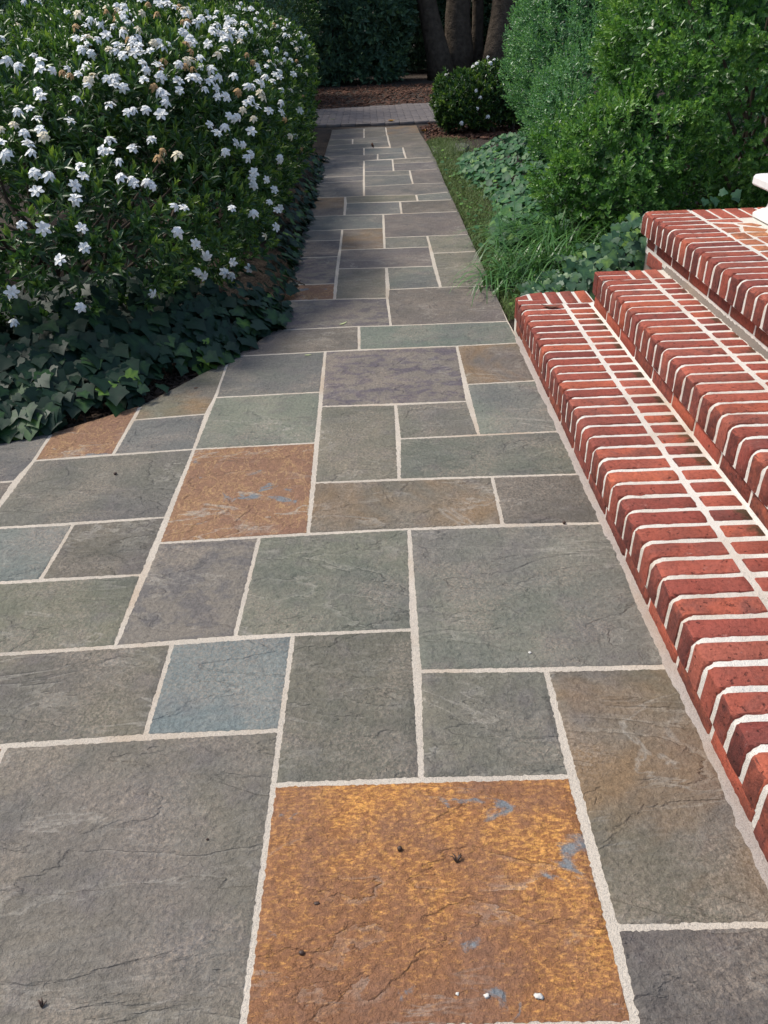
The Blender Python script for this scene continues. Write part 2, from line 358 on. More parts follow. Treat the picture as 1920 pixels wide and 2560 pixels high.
# ------------------------------------------------------------------ flagstone path
G_ = (122, 125, 117)
SL = [  # corner pixels at the joint centres, material, sRGB tint
 ([(14, 1866), (362, 1840), (700, 1826), (683, 1962), (589, 2700), (-395, 2700)], 'slate', (119, 117, 110)),
 ([(-400, 1890), (14, 1866), (-395, 2700), (-1100, 2700)], 'rust', G_),
 ([(683, 1962), (1053, 1949), (1426, 1941), (1538.7, 2319), (1588, 2562), (604, 2578)], 'orange', G_),
 ([(604, 2578), (1588, 2562), (1620, 2700), (589, 2700)], 'slate', (110, 108, 104)),
 ([(1365, 1675), (1688, 1668), (1990, 2310), (1538.7, 2319), (1426, 1941)], 'ochre', (112, 109, 99)),
 ([(1538.7, 2319), (1990, 2310), (2180, 2700), (1618, 2700)], 'slate', (99, 95, 95)),
 ([(732, 1587), (1031, 1574), (1047, 1678), (1053, 1949), (683, 1962), (700, 1826)], 'slate', (107, 108, 101)),
 ([(1047, 1678), (1365, 1675), (1426, 1941), (1053, 1949)], 'slate', (114, 116, 109)),
 ([(431, 1609), (732, 1587), (700, 1826), (362, 1840)], 'slate', (122, 136, 142)),
 ([(-250, 1652), (287, 1616), (431, 1609), (362, 1840), (14, 1866), (-400, 1890)], 'slate', (108, 108, 99)),
 ([(1022.5, 1323), (1255, 1312), (1522, 1307), (1683, 1665), (1365, 1675), (1047, 1678), (1031, 1574)], 'slate', (123, 127, 120)),
 ([(648, 1343), (770, 1334), (1023, 1322), (1031, 1574), (732, 1587), (587, 1592)], 'slate', (118, 123, 114)),
 ([(396, 1358), (648, 1343), (587, 1592), (287, 1616)], 'mottled', (118, 118, 112)),
 ([(-200, 1470), (100, 1450), (355, 1437), (287, 1616), (-250, 1652)], 'slate', (113, 117, 106)),
 ([(184, 1310), (414, 1293), (396, 1358), (355, 1437), (100, 1450)], 'slate', (108, 106, 99)),
 ([(-200, 1331), (-43, 1322), (184, 1310), (100, 1450), (-200, 1470)], 'slate', (124, 134, 134)),
 ([(84, 1152), (283, 1136), (485, 1123), (414, 1293), (184, 1310), (-43, 1322)], 'slate', (113, 114, 109)),
 ([(130, 1081), (84, 1152), (34.7, 1203), (-140, 1216), (-150, 1140)], 'slate', (108, 111, 113)),
 ([(34.7, 1203), (-43, 1322), (-200, 1331), (-140, 1216)], 'slate', (112, 110, 104)),
 ([(130, 1081), (353, 1012), (333, 1047), (283, 1136), (84, 1152)], 'rust', G_),
 ([(333, 1050), (515, 1035), (485, 1123), (283, 1136)], 'slate', (117, 120, 122)),
 ([(353, 1012), (570, 900), (538, 993), (515, 1035), (333, 1050)], 'ochre', (124, 124, 110)),
 ([(584, 891), (813, 879), (802, 980), (538, 994), (570, 900)], 'slate', (112, 119, 115)),
 ([(538, 994), (802, 980), (790, 1107), (485, 1123)], 'slate', (121, 130, 122)),
 ([(485, 1123), (790, 1107), (784, 1206), (770, 1334), (396, 1358), (414, 1293)], 'rust', G_),
 ([(683, 826), (897, 816), (898, 874), (813, 879), (584, 891)], 'slate', (107, 104, 101)),
 ([(897, 816), (977, 814), (1271, 803), (1300, 857), (1142, 865), (898, 874)], 'slate', (119, 130, 124)),
 ([(813, 879), (898, 874), (1142, 865), (1168, 1003), (989, 1012), (802, 1016)], 'mottled', (105, 100, 108)),
 ([(1142, 865), (1300, 857), (1345, 951), (1166, 961)], 'ochre', (119, 114, 103)),
 ([(1166, 961), (1345, 951), (1405, 1078), (1197, 1087)], 'slate', (124, 134, 128)),
 ([(989, 1012), (1168, 1003), (1197, 1087), (998, 1097)], 'slate', (114, 117, 108)),
 ([(802, 1016), (989, 1012), (998, 1097), (998, 1198), (785, 1207), (790, 1107)], 'slate', (121, 121, 112)),
 ([(998, 1097), (1197, 1087), (1405, 1078), (1454, 1185), (1230, 1192), (998, 1198)], 'slate', (114, 119, 112)),
 ([(785, 1207), (998, 1198), (1230, 1192), (1257, 1312), (1023, 1322), (770, 1334)], 'ochre', (112, 110, 103)),
 ([(1230, 1192), (1454, 1185), (1520, 1307), (1257, 1312)], 'slate', (104, 102, 99)),
 ([(705, 753), (836, 748), (968, 745), (977, 814), (897, 816), (683, 826)], 'mottled', (108, 105, 106)),
 ([(971, 724), (1101, 718), (1232, 714), (1271, 803), (977, 814), (968, 745)], 'slate', (114, 109, 106)),
 ([(716, 713), (839, 709), (836, 748), (705, 753)], 'rust', G_),
 ([(736, 645), (846.5, 641), (839, 709), (716, 713)], 'mottled', (98, 93, 98)),
 ([(748, 603), (853, 600), (850, 625), (846.5, 641), (736, 645)], 'slate', (97, 93, 98)),
 ([(844, 672), (966, 669), (968, 745), (836, 748)], 'slate', (117, 116, 108)),
 ([(966, 669), (1085, 665), (1101, 718), (971, 724)], 'slate', (114, 121, 118)),
 ([(1080, 633), (1194, 628), (1232, 714), (1101, 718)], 'slate', (121, 121, 112)),
 ([(850, 625), (961, 621), (1074, 617), (1085, 665), (966, 669), (844, 672)], 'slate', (107, 103, 105)),
 ([(855.5, 574), (959, 570), (961, 621), (850, 625)], 'ochre', (116, 106, 96)),
 ([(960, 594), (1068, 590), (1075, 617), (961, 621)], 'slate', (112, 115, 112)),
 ([(1068, 590), (1174, 586), (1194, 628), (1080, 633)], 'slate', (121, 124, 115)),
 ([(755, 578), (855.5, 574), (853, 600), (748, 603)], 'slate', (105, 106, 109)),
 ([(766, 542), (861, 538), (958, 536.5), (959, 570), (855.5, 574), (755, 578)], 'slate', (109, 115, 117)),
 ([(958, 536.5), (1004, 534), (1148.5, 528.5), (1174, 586), (1068, 590), (960, 594)], 'slate', (109, 104, 106)),
 ([(779, 495), (863, 492), (861, 538), (766, 542)], 'ochre', (103, 97, 95)),
 ([(863, 492), (910, 489.5), (1040, 487), (1044, 502), (865, 508)], 'slate', (121, 121, 109)),
 ([(1040, 487), (1125, 480), (1134, 499), (1044, 502)], 'slate', (117, 123, 122)),
 ([(865, 508), (1000, 504.5), (1004, 534), (861, 538)], 'slate', (112, 117, 120)),
 ([(1000, 504.5), (1134, 499), (1148, 528.5), (1004, 534)], 'slate', (106, 102, 99)),
 ([(790, 458), (909, 451.5), (910, 489.5), (863, 492), (779, 495)], 'slate', (101, 103, 107)),
 ([(910, 466), (1032, 459.5), (1114, 457), (1125, 480), (1040, 487), (910, 489.5)], 'slate', (105, 106, 108)),
 ([(794, 444), (909.5, 438.8), (909, 451.5), (790, 458)], 'slate', (98, 99, 105)),
 ([(910, 439.5), (1026, 437), (1032, 459.5), (910, 466)], 'slate', (103, 108, 110)),
 ([(1024, 426), (1100, 422), (1114, 457), (1032, 459.5)], 'slate', (107, 103, 104)),
 ([(910, 428.7), (984, 427), (1024, 426), (1026, 437), (910, 439.5)], 'slate', (107, 111, 109)),
 ([(799, 425), (909, 418), (909.5, 438.8), (794, 444)], 'slate', (102, 103, 107)),
 ([(910, 402), (981, 399), (984, 427), (910, 428.7)], 'slate', (104, 109, 112)),
 ([(982, 409), (1093, 404), (1100, 422), (1024, 426), (984, 427)], 'slate', (105, 103, 106)),
 ([(981, 398), (1087, 392), (1093, 404), (982, 409)], 'slate', (114, 113, 109)),
 ([(805, 407), (910, 402), (909, 418), (799, 425)], 'slate', (98, 101, 106)),
 ([(809, 392), (910, 388), (944, 385), (944, 399), (910, 402), (805, 407)], 'slate', (104, 106, 109)),
 ([(944, 385), (1009, 381), (1015, 395.5), (944, 399)], 'slate', (104, 111, 112)),
 ([(1007, 368), (1073, 365), (1086, 392), (1015, 395.5)], 'slate', (107, 106, 103)),
 ([(910, 370.5), (976, 370), (1007, 368), (1009, 381), (944, 385), (910, 388)], 'slate', (105, 113, 116)),
 ([(814, 376), (910, 370), (910, 388), (809, 392)], 'slate', (90, 94, 98)),
 ([(817, 365), (881, 360), (971, 354), (975, 366.5), (910, 370), (814, 376)], 'slate', (101, 103, 103)),
 ([(968, 337.6), (1051, 332), (1073, 365), (976, 370)], 'slate', (110, 107, 100)),
 ([(822, 350), (881.6, 348), (881.6, 360), (817, 365)], 'slate', (100, 102, 100)),
 ([(881.6, 348), (967.7, 338), (971, 354), (881.6, 360)], 'slate', (104, 107, 105)),
 ([(826, 336), (910, 331), (910, 346), (881, 348), (822, 350)], 'slate', (101, 100, 96)),
 ([(829, 325), (910, 319), (910, 331), (826, 336)], 'slate', (104, 102, 98)),
 ([(910, 319), (964, 317), (967, 338), (910, 346)], 'slate', (106, 105, 101)),
 ([(964, 317), (1042, 313), (1051, 332), (967, 338)], 'ochre', (110, 105, 97)),
 ([(1075, 366), (1160, 356), (1175, 362), (1160, 376), (1084, 384)], 'slate', (103, 108, 108)),
]
def inset(poly, d):
    n = len(poly); out = []
    A = sum(poly[i][0]*poly[(i+1) % n][1] - poly[(i+1) % n][0]*poly[i][1] for i in range(n))
    if A < 0: poly = poly[::-1]
    P = [np.array(p, float) for p in poly]
    for i in range(n):
        a, b, c = P[i-1], P[i], P[(i+1) % n]
        u = (b-a)/np.linalg.norm(b-a); w = (c-b)/np.linalg.norm(c-b)
        nu = np.array([-u[1], u[0]]); nw = np.array([-w[1], w[0]])
        k = 1 + nu @ nw
        out.append(b + (nu+nw)/max(k, .35)*d)
    return out
def rough_loop(P, step, jit):
    out = []; n = len(P)
    for i in range(n):
        a, b = P[i], P[(i+1) % n]; L = np.linalg.norm(b-a); k = max(1, int(L/step))
        nm = np.array([-(b-a)[1], (b-a)[0]])/L
        for j in range(k):
            p = a + (b-a)*j/k
            out.append(p + nm*(random.uniform(-jit, jit) if j else 0) + (np.array([random.uniform(-jit, jit)*.6]*2) if not j else 0))
    return out
def slab_mesh(name, P, top, bottom, mat, step=.035, jit=.0012, ch=.0012):
    L = rough_loop(P, step, jit); c = sum(L)/len(L); n = len(L)
    inn = inset([tuple(p) for p in L], ch)
    if len(inn) != n: inn = L
    A = sum(L[i][0]*L[(i+1) % n][1] - L[(i+1) % n][0]*L[i][1] for i in range(n))
    if A < 0: L = L[::-1]
    vs = [(p[0]-c[0], p[1]-c[1], top) for p in inn] + [(p[0]-c[0], p[1]-c[1], top-ch) for p in L] + [(p[0]-c[0], p[1]-c[1], bottom) for p in L]
    fs = [tuple(range(n))]
    for k in (0, 1):
        for i in range(n): fs.append((k*n+i, (k+1)*n+i, (k+1)*n+(i+1) % n, k*n+(i+1) % n))
    return pymesh(name, vs, fs, mat), c
def vnoise(x, y, seed):
    xi, yi = np.floor(x).astype(int), np.floor(y).astype(int); fx, fy = x-xi, y-yi
    fx, fy = fx*fx*(3-2*fx), fy*fy*(3-2*fy)
    def hsh(a, b):
        q = (a*374761393 + b*668265263 + seed*974634777) & 0x7fffffff
        q = ((q ^ (q >> 13))*1274126177) & 0x7fffffff; return ((q ^ (q >> 16)) & 0xffff)/65535.0
    return (hsh(xi, yi)*(1-fx)+hsh(xi+1, yi)*fx)*(1-fy) + (hsh(xi, yi+1)*(1-fx)+hsh(xi+1, yi+1)*fx)*fy
def fbm(x, y, seed, octs=6, gain=.55):
    v, a, t = 0, 1, 0
    for o in range(octs): v = v + a*vnoise(x*2**o, y*2**o, seed+o); t += a; a *= gain
    return v/t
def relief_slab(name, P, cell, seed, mat):
    # a four-cornered slab with split-stone terraces on its top face
    P = [np.array(p) for p in P]; n = len(P)
    A = sum(P[i][0]*P[(i+1) % n][1] - P[(i+1) % n][0]*P[i][1] for i in range(n))
    if A < 0: P = P[::-1]
    turn = []
    for i in range(n):
        u = P[i]-P[i-1]; w = P[(i+1) % n]-P[i]; turn.append(abs(math.atan2(u[0]*w[1]-u[1]*w[0], u@w)))
    idx = sorted(sorted(range(n), key=lambda i: -turn[i])[:4])
    Q = [P[i] for i in idx]; c = sum(Q)/4
    nu = max(6, int(max(np.linalg.norm(Q[1]-Q[0]), np.linalg.norm(Q[2]-Q[3]))/cell)); nv = max(6, int(max(np.linalg.norm(Q[3]-Q[0]), np.linalg.norm(Q[2]-Q[1]))/cell))
    U, V = np.meshgrid(np.linspace(0, 1, nu+1), np.linspace(0, 1, nv+1)); u, v = U[..., None], V[..., None]
    X = Q[0]*(1-u)*(1-v)+Q[1]*u*(1-v)+Q[2]*u*v+Q[3]*(1-u)*v
    r = np.random.RandomState(seed); th = r.uniform(-.5, .5); st = r.uniform(1.3, 2.4)
    x = X[..., 0]*math.cos(th)+X[..., 1]*math.sin(th); y = (-X[..., 0]*math.sin(th)+X[..., 1]*math.cos(th))*st
    f = fbm(x*2.6+seed, y*2.6, seed); f = (f-f.min())/(f.max()-f.min()+1e-6)*r.uniform(2.6, 4.2)
    fl = np.floor(f); fr = f-fl; terr = fl+np.clip(fr/.07, 0, 1)
    g = fbm(x*1.3+9, y*1.3, seed+40, 3); amp = .0004+.0012*np.clip((g-.42)*5, 0, 1)
    h = terr*amp + .0024*fbm(x*9, y*9, seed+50, 5, .62) + .0008*fbm(x*45, y*45, seed+60, 3, .7)
    h = h - np.percentile(h, 2); h = np.clip(h, 0, .007)
    ed = np.minimum(np.minimum(U, 1-U)*nu, np.minimum(V, 1-V)*nv)*cell; h = h*np.clip(ed/.012, 0, 1)
    j = r.normal(0, .0009, X.shape)*(ed < 1e-6)[..., None]; X = X+j
    top = np.concatenate([X-c, h[..., None]], 2).reshape(-1, 3)
    W_ = nu+1; faces = [(a*W_+b, a*W_+b+1, (a+1)*W_+b+1, (a+1)*W_+b) for a in range(nv) for b in range(nu)]
    ring = [b for b in range(nu+1)] + [a*W_+nu for a in range(1, nv+1)] + [nv*W_+b for b in range(nu-1, -1, -1)] + [a*W_ for a in range(nv-1, 0, -1)]
    base = len(top); low = top[ring].copy(); low[:, 2] = -.032; k = len(ring)
    faces += [(ring[i], base+i, base+(i+1) % k, ring[(i+1) % k]) for i in range(k)]
    return pymesh(name, np.concatenate([top, low]), faces, mat, True, 60), c
out_px = [(831, 326), (1041, 314), (1270, 803), (1300, 857), (1405, 1078), (1520, 1307), (1690, 1665), (1990, 2310), (2190, 2700),
          (-1050, 2700), (-400, 1885), (-250, 1650), (-195, 1470), (-190, 1335), (-145, 1145), (132, 1085), (355, 1016), (572, 906), (592, 893), (687, 828)]
op = [px(*q) for q in out_px]
n = len(op)
me = pymesh('path', [(p[0], p[1], -.0007) for p in op] + [(p[0], p[1], -.033) for p in op],
            [tuple(range(n))[::-1]] + [(i, (i+1) % n, n+(i+1) % n, n+i) for i in range(n)], M['joint'])
path = finish(link_mesh('path', me), kind='structure')
for poly, mk, tint in SL:
    P = [px(*q)[:2] for q in poly]
    cy = sum(p[1] for p in P)/len(P)
    P = inset([tuple(p) for p in P], .0058 if cy < 4 else .0072)
    if cy < 3.4 and (353, 1012) not in poly and (130, 1081) not in poly and (570, 900) not in poly and (683, 826) not in poly:
        me, c = relief_slab('flagstone', P, .0055 if cy < 1.5 else .0075, len(path.children)+3, M[mk])
    else: me, c = slab_mesh('flagstone', P, random.uniform(-.0003, .0005), -.032, M[mk], .022 if cy < 5 else .08)
    o = link_mesh('flagstone', me, path); o.location = (c[0], c[1], 0)
    mt_ = (114, 114, 108); tint = [max(40, mt_[q]+.95*(tint[q]-mt_[q])) for q in range(3)]
    t = lin(*tint); o.color = (t[0]*1.01, t[1]*1.0, t[2]*.965, 1)
    if mk == 'orange': o['label'] = 'large bright orange rust-stained slab'

# ------------------------------------------------------------------ far brick paver walk
a, b, c_, d_ = px(760, 327), px(1043, 313), px(1052, 257.5), px(800, 273)
pv = [(-1.6, 11.75), (.62, 11.62), (.95, 11.6), (2.2, 12.2), (2.4, 14.3), (.80, 14.06), (-.67, 13.76), (-2.4, 13.7), (-2.4, 12.2)]
me = pymesh('paver_walk', [(x, y, -.012) for x, y in pv], [tuple(range(len(pv)))], M['soil'])
walk = finish(link_mesh('paver_walk', me), kind='structure')
def inside(x, y, poly):
    r = False; n = len(poly)
    for i in range(n):
        x0, y0 = poly[i]; x1, y1 = poly[(i+1) % n]
        if (y0 > y) != (y1 > y) and x < (x1-x0)*(y-y0)/(y1-y0)+x0: r = not r
    return r
def box_mesh(name, L, Wd, Hh, mat, ch=.004, jit=0.0, rs=None):
    """chamfered block centred on the origin"""
    vs = []; fs = []
    r = rs or random
    zs = [(-Hh/2, ch), (-Hh/2+ch, 0), (Hh/2-ch, 0), (Hh/2, ch)]
    for z, i in zs:
        for sx, sy in ((-1, -1), (1, -1), (1, 1), (-1, 1)):
            cx, cy = L/2-i, Wd/2-i
            for q in ((sx*(cx-ch), sy*cy), (sx*cx, sy*(cy-ch))) if sx*sy < 0 else ((sx*cx, sy*(cy-ch)), (sx*(cx-ch), sy*cy)):
                vs.append((q[0]+r.uniform(-jit, jit), q[1]+r.uniform(-jit, jit), z+r.uniform(-jit, jit)))
    for k in range(3):
        for i in range(8): fs.append((k*8+i, k*8+(i+1) % 8, (k+1)*8+(i+1) % 8, (k+1)*8+i))
    fs.append(tuple(range(8))[::-1]); fs.append(tuple(range(24, 32)))
    return pymesh(name, vs, fs, mat, True, 50)
pmesh = [box_mesh('paver', .192, .093, .05, M['paver'], .004, .0015) for _ in range(3)]
row = 0; y = 11.68; cnt = 0
while y < 14.2:
    x = -2.3 + (.1 if row % 2 else 0)
    while x < 1.6:
        xs = x + .03*row*0; yy = y + .03*math.sin(x*1.2)*(1 if y > 12 else 0) - .025*x
        if inside(xs, yy, pv) and cnt < 330 and -1.25 < xs < 1.3:
            o = link_mesh('paver', random.choice(pmesh), walk); o.location = (xs, yy, -.022+random.uniform(-.002, .002)); o.rotation_euler = (0, 0, -.025+random.uniform(-.01, .01)); cnt += 1
        x += .2
    y += .1; row += 1

# ------------------------------------------------------------------ brick steps
Z1, Z2, Z3 = .148, .301, .480
XN = {1: .632, 2: .938, 3: 1.204}
STEP = .0705
steps = empty('brick_steps', (1.2, 2.2, -.03), 'three red brick steps with pale lime mortar joints rising beside the flagstone path', 'steps')
CUR = [None]
def child(o):
    if CUR[0] is not None: o.parent = CUR[0]; return o
    o.parent = steps; o.matrix_parent_inverse = Matrix.Translation(Vector((-1.2, -2.2, .03))); return o
def header_mesh(L, Wd, Hh, r, seed):
    rs = random.Random(seed); ch = .0035
    prof = [(-L/2, -Hh/2+ch), (-L/2-.0005, 0)]
    prof.append((-L/2, Hh/2-r))
    for i in range(1, 5):
        a = math.pi/2*i/4; prof.append((-L/2+r-r*math.cos(a), Hh/2-r+r*math.sin(a)))
    prof += [(-L/3, Hh/2+.0004), (-L/6, Hh/2+.0006), (0, Hh/2+.0004), (L/6, Hh/2), (L/3, Hh/2+.0003), (L/2-ch, Hh/2), (L/2, Hh/2-ch), (L/2, -Hh/2), (-L/2+ch, -Hh/2)]
    k = len(prof); ys = [(-Wd/2, .004), (-Wd/2+.004, 0), (-.004, -.0008), (Wd/2-.004, 0), (Wd/2, .004)]
    vs, fs = [], []
    cz = 0
    for yv, ins in ys:
        for x, z in prof:
            f = (abs(x)-ins)/max(abs(x), 1e-6); g = (abs(z)-ins)/max(abs(z), 1e-6)
            vs.append((x*(f if abs(x) > L*.4 else 1)+rs.uniform(-.001, .001), yv+rs.uniform(-.0019, .0019)*(1 if abs(yv) > .01 else .3), z*(g if abs(z) > Hh*.3 else 1)+rs.uniform(-.0008, .0008)))
    for j in range(len(ys)-1):
        for i in range(k):
            fs.append((j*k+i, j*k+(i+1) % k, (j+1)*k+(i+1) % k, (j+1)*k+i))
    fs.append(tuple(range(k))[::-1]); fs.append(tuple(range((len(ys)-1)*k, len(ys)*k)))
    me = pymesh('header_brick', vs, [f[::-1] for f in fs], M['brick'], True, 42)
    return me
HL = .192
HM = [header_mesh(HL, .0565, .092, [.012, .015, .010, .019, .013, .024, .011, .016][i], i+3) for i in range(8)]
HALF = {q: [box_mesh('half_brick', q, .0565, .09, M['mossbrick'], .0045, .0010) for _ in range(4)] for q in (.104, .082)}
STR = [box_mesh('stretcher_brick', .09, .192, .058, M['riser'], .004, .0010) for _ in range(4)]
PERP = [box_mesh('end_brick', .0575, .172, .09, M['brick'], .0045, .0010) for _ in range(3)]
def put(me, loc, rz=0.0, name='brick'):
    o = link_mesh(name, me); o.location = loc; o.rotation_euler = (random.uniform(-.006, .006), random.uniform(-.006, .006), rz+random.uniform(-.008, .008)); child(o); return o
def prism(poly, z0, z1, mat, ch=.004, name='brick'):
    P = [np.array(p[:2]) for p in poly]
    me, c = slab_mesh(name, P, z1, z0, mat, .2, .0012, ch)
    o = link_mesh(name, me); o.location = (c[0], c[1], 0); child(o); return o
# joint positions along y
J1 = [3.372 - STEP*i for i in range(0, 41)]
J2 = [3.186 - STEP*i for i in range(0, 29)]
J3 = [3.597 - STEP*i for i in range(0, 30)]
# mortar cores: a profile swept along y with a rough surface
def sweep(prof, y0, y1, mat, step=.011, amp=.0005, name='mortar'):
    # resample the profile
    Q = []
    for i in range(len(prof)-1):
        a, b = np.array(prof[i]), np.array(prof[i+1]); k = max(1, int(np.linalg.norm(b-a)/.012))
        Q += [a+(b-a)*j/k for j in range(k)]
    Q.append(np.array(prof[-1])); k = len(Q); ny = int((y0-y1)/step)
    ys = np.linspace(y0, y1, ny); vs = []
    r = np.random.RandomState(int(y0*1000))
    for yv in ys:
        e = r.normal(0, amp*.7, (k, 3))
        for q, d in zip(Q, e): vs.append((q[0]+d[0], yv+d[1], q[1]+d[2]))
    fs = [(j*k+i, j*k+i+1, (j+1)*k+i+1, (j+1)*k+i) for j in range(ny-1) for i in range(k-1)]
    base = len(vs)
    fs.append(tuple(range(k))); fs.append(tuple(range((ny-1)*k, ny*k))[::-1])
    o = link_mesh(name, pymesh(name, vs, [f[::-1] for f in fs], mat, True, 70)); child(o); return o
def nose_prof(xb, zlow, xn, ztop, xin, r=.025, rec=.0021):
    p = [(xb+.0035, zlow), (xb+.0035, ztop-.094), (xn+rec, ztop-.0915), (xn+rec, ztop-r)]
    for i in range(1, 5):
        a = math.pi/2*i/4; p.append((xn+rec+r-r*math.cos(a), ztop-rec-r+r*math.sin(a)))
    p += [(xin, ztop-rec), (xin, zlow)]
    return p
S1 = sweep(nose_prof(.640, -.03, XN[1], Z1, 1.00), J1[0]+.003, J1[-1], M['lime'], name='step')
S2 = sweep(nose_prof(.950, .10, XN[2], Z2, 1.28), J2[0]+.003, J2[-1], M['lime'], name='step')
S3 = sweep(nose_prof(1.236, .30, XN[3], Z3, 1.409), J3[0]-.002, J3[-1], M['lime'], name='step')
def block(poly, z0, z1, mat, name='mortar'):
    o = prism(poly, z0, z1, mat, .002, name); return o
CUR[0] = S1
block([(.645, 3.377), (.975, 3.377), (.975, 3.545), (.70, 3.535), (.637, 3.484)], -.03, Z1-.002, M['lime'])
CUR[0] = S2
block([(.9535, 3.19), (1.24, 3.19), (1.24, 3.312), (.9535, 3.312)], -.03, Z2-.094, M['lime'])
block([(.942, 3.19), (1.24, 3.19), (1.24, 3.312), (.942, 3.312)], Z2-.0915, Z2-.003, M['lime'])
CUR[0] = S3
block([(1.245, 1.55), (2.6, 1.55), (2.6, 3.592), (1.245, 3.592)], -.03, Z3-.1, M['greymortar'])
CUR[0] = None
LAND = block([(1.409, 1.55), (2.6, 1.55), (2.6, 3.588), (1.409, 3.588)], Z3-.11, Z3-.0035, M['lime'], name='landing')
CUR[0] = S3
block([(1.2415, 3.28), (1.3, 3.28), (1.3, 3.585), (1.2415, 3.585)], -.03, Z3-.098, M['greymortar'])
def course(xn, ztop, J, hl):
    for i in range(len(J)-1):
        y = (J[i]+J[i+1])/2
        put(random.choice(HM), (xn+HL/2+random.uniform(-.001, .0006), y, ztop-.046+random.uniform(-.0005, .001)))
        if hl: put(random.choice(HALF[hl]), (xn+HL+.016+hl/2, y+random.uniform(-.002, .002), ztop-.045))
CUR[0] = S1; course(XN[1], Z1, J1, .104); CUR[0] = S2; course(XN[2], Z2, J2, .082); CUR[0] = S3; course(XN[3], Z3, J3, 0); CUR[0] = S1
# ends of steps
for x in (.805, .874, .941): put(random.choice(PERP), (x, 3.462, Z1-.045))
prism([(.735, 3.435), (.768, 3.435), (.768, 3.548), (.703, 3.53), (.703, 3.435)][1:] , Z1-.09, Z1, M['brick'])
prism([(.634, 3.445), (.692, 3.445), (.692, 3.518), (.634, 3.480)], Z1-.09, Z1, M['brick'])
prism([(.634, 3.380), (.765, 3.380), (.765, 3.434), (.634, 3.434)], Z1-.09, Z1, M['brick'])
CUR[0] = S2
for yv in (3.219, 3.287): prism([(.938, yv-.028), (1.068, yv-.028), (1.068, yv+.028), (.938, yv+.028)], Z2-.09, Z2, M['brick'])
for x in (1.108, 1.177): prism([(x-.028, 3.192), (x+.028, 3.192), (x+.028, 3.315), (x-.028, 3.315)], Z2-.09, Z2, M['brick'])
# risers of stretchers
def riser(x, zc, y0, y1, off):
    y = y0 - off
    while y - .1 > y1:
        put(random.choice(STR), (x+.045, y-.1, zc)); y -= .2045
CUR[0] = S1; riser(.640, .0255, 3.50, .55, .0); CUR[0] = S2; riser(.950, .178, 3.315, 1.15, .0); riser(.950, .108, 3.315, 3.1, 0); riser(.950, .036, 3.315, 3.1, .0); CUR[0] = S3; riser(1.236, .357, 3.58, 1.5, .135)
riser(1.236, .285, 3.58, 3.3, .03); riser(1.236, .213, 3.58, 3.3, .135); riser(1.236, .141, 3.58, 3.3, .03)
put(box_mesh('stretcher_brick', .09, .10, .058, M['riser'], .004, .001), (1.281, 3.525, .357))
# grey mortar bands at the foot of the upper risers
def band(x0, x1, z, y0, y1, hh, mat, amp=.003):
    ny = int((y0-y1)/.008); vs = []; fs = []; wa = 0.0
    for j in range(ny):
        y = y0+(y1-y0)*j/(ny-1); wa = wa*.82+random.uniform(-amp, amp)*.55; a = wa+random.uniform(-amp, amp)*.25; b = random.uniform(-amp, amp)*.5
        vs += [(x0+a*1.4, y, z-.003), (x0+.004+a, y, z+.003+b*.4), ((x0+x1)/2+a*.5, y, z+hh*.55+b), (x1, y, z+hh+b), (x1, y, z-.003)]
    for j in range(ny-1):
        for i in range(4): fs.append((j*5+i, (j+1)*5+i, (j+1)*5+i+1, j*5+i+1))
    o = link_mesh('mortar_fillet', pymesh('mortar_fillet', vs, fs, mat, True, 60)); child(o)
CUR[0] = S1
band(.618, .646, 0.0, 3.36, .5, .010, M['fillet'], .0035)
band(.944, .957, Z1, 3.36, 1.2, .008, M['lime'], .003)
CUR[0] = S3
band(1.229, 1.244, Z2, 3.30, 1.7, .022, M['greymortar'], .004)
# landing: border bricks and broken-brick paving
CUR[0] = None; LOFF = Vector(LAND.location)
def child(o):
    o.parent = LAND; o.location = Vector(o.location) - LOFF; return o
for x in (1.447, 1.519, 1.591, 1.663, 1.735, 1.807): prism([(x-.029, 3.412), (x+.029, 3.412), (x+.029, 3.586), (x-.029, 3.586)], Z3-.05, Z3, M['landing'] if x > 1.7 else M['brick'])
def L8(x, y): return px(1500+x*.2532, 400+y*.2532, Z3)
LP = [[(1050, 590), (1350, 575), (1420, 608), (1090, 605)], [(1110, 620), (1320, 628), (1390, 655), (1180, 660)], [(1190, 672), (1375, 664), (1395, 705), (1260, 712)],
      [(1285, 722), (1430, 712), (1520, 768), (1350, 775)], [(1370, 788), (1540, 778), (1640, 825), (1430, 830)], [(1350, 622), (1500, 618), (1605, 640), (1560, 650)],
      [(1410, 650), (1560, 662), (1659, 680), (1630, 700), (1425, 695)], [(1445, 712), (1640, 705), (1700, 745), (1530, 748)], [(1490, 845), (1640, 838), (1720, 880), (1570, 890)],
      [(1580, 905), (1730, 895), (1830, 960), (1680, 970)], [(1550, 758), (1700, 752), (1760, 790), (1650, 815)]]
for q in LP: prism([tuple(L8(*p)[:2]) for p in q], Z3-.05, Z3-.001, M['landing'], .003)
for iy in range(9):
    for ix in range(5):
        x0 = 1.62+.205*ix+(.1 if iy % 2 else 0); y0 = 3.12-.105*iy
        if y0 < 2.1: continue
        prism([(x0, y0), (x0+.19, y0+random.uniform(-.01, .01)), (x0+.19, y0+.092), (x0, y0+.092)], Z3-.05, Z3-.001, M['landing'], .003)

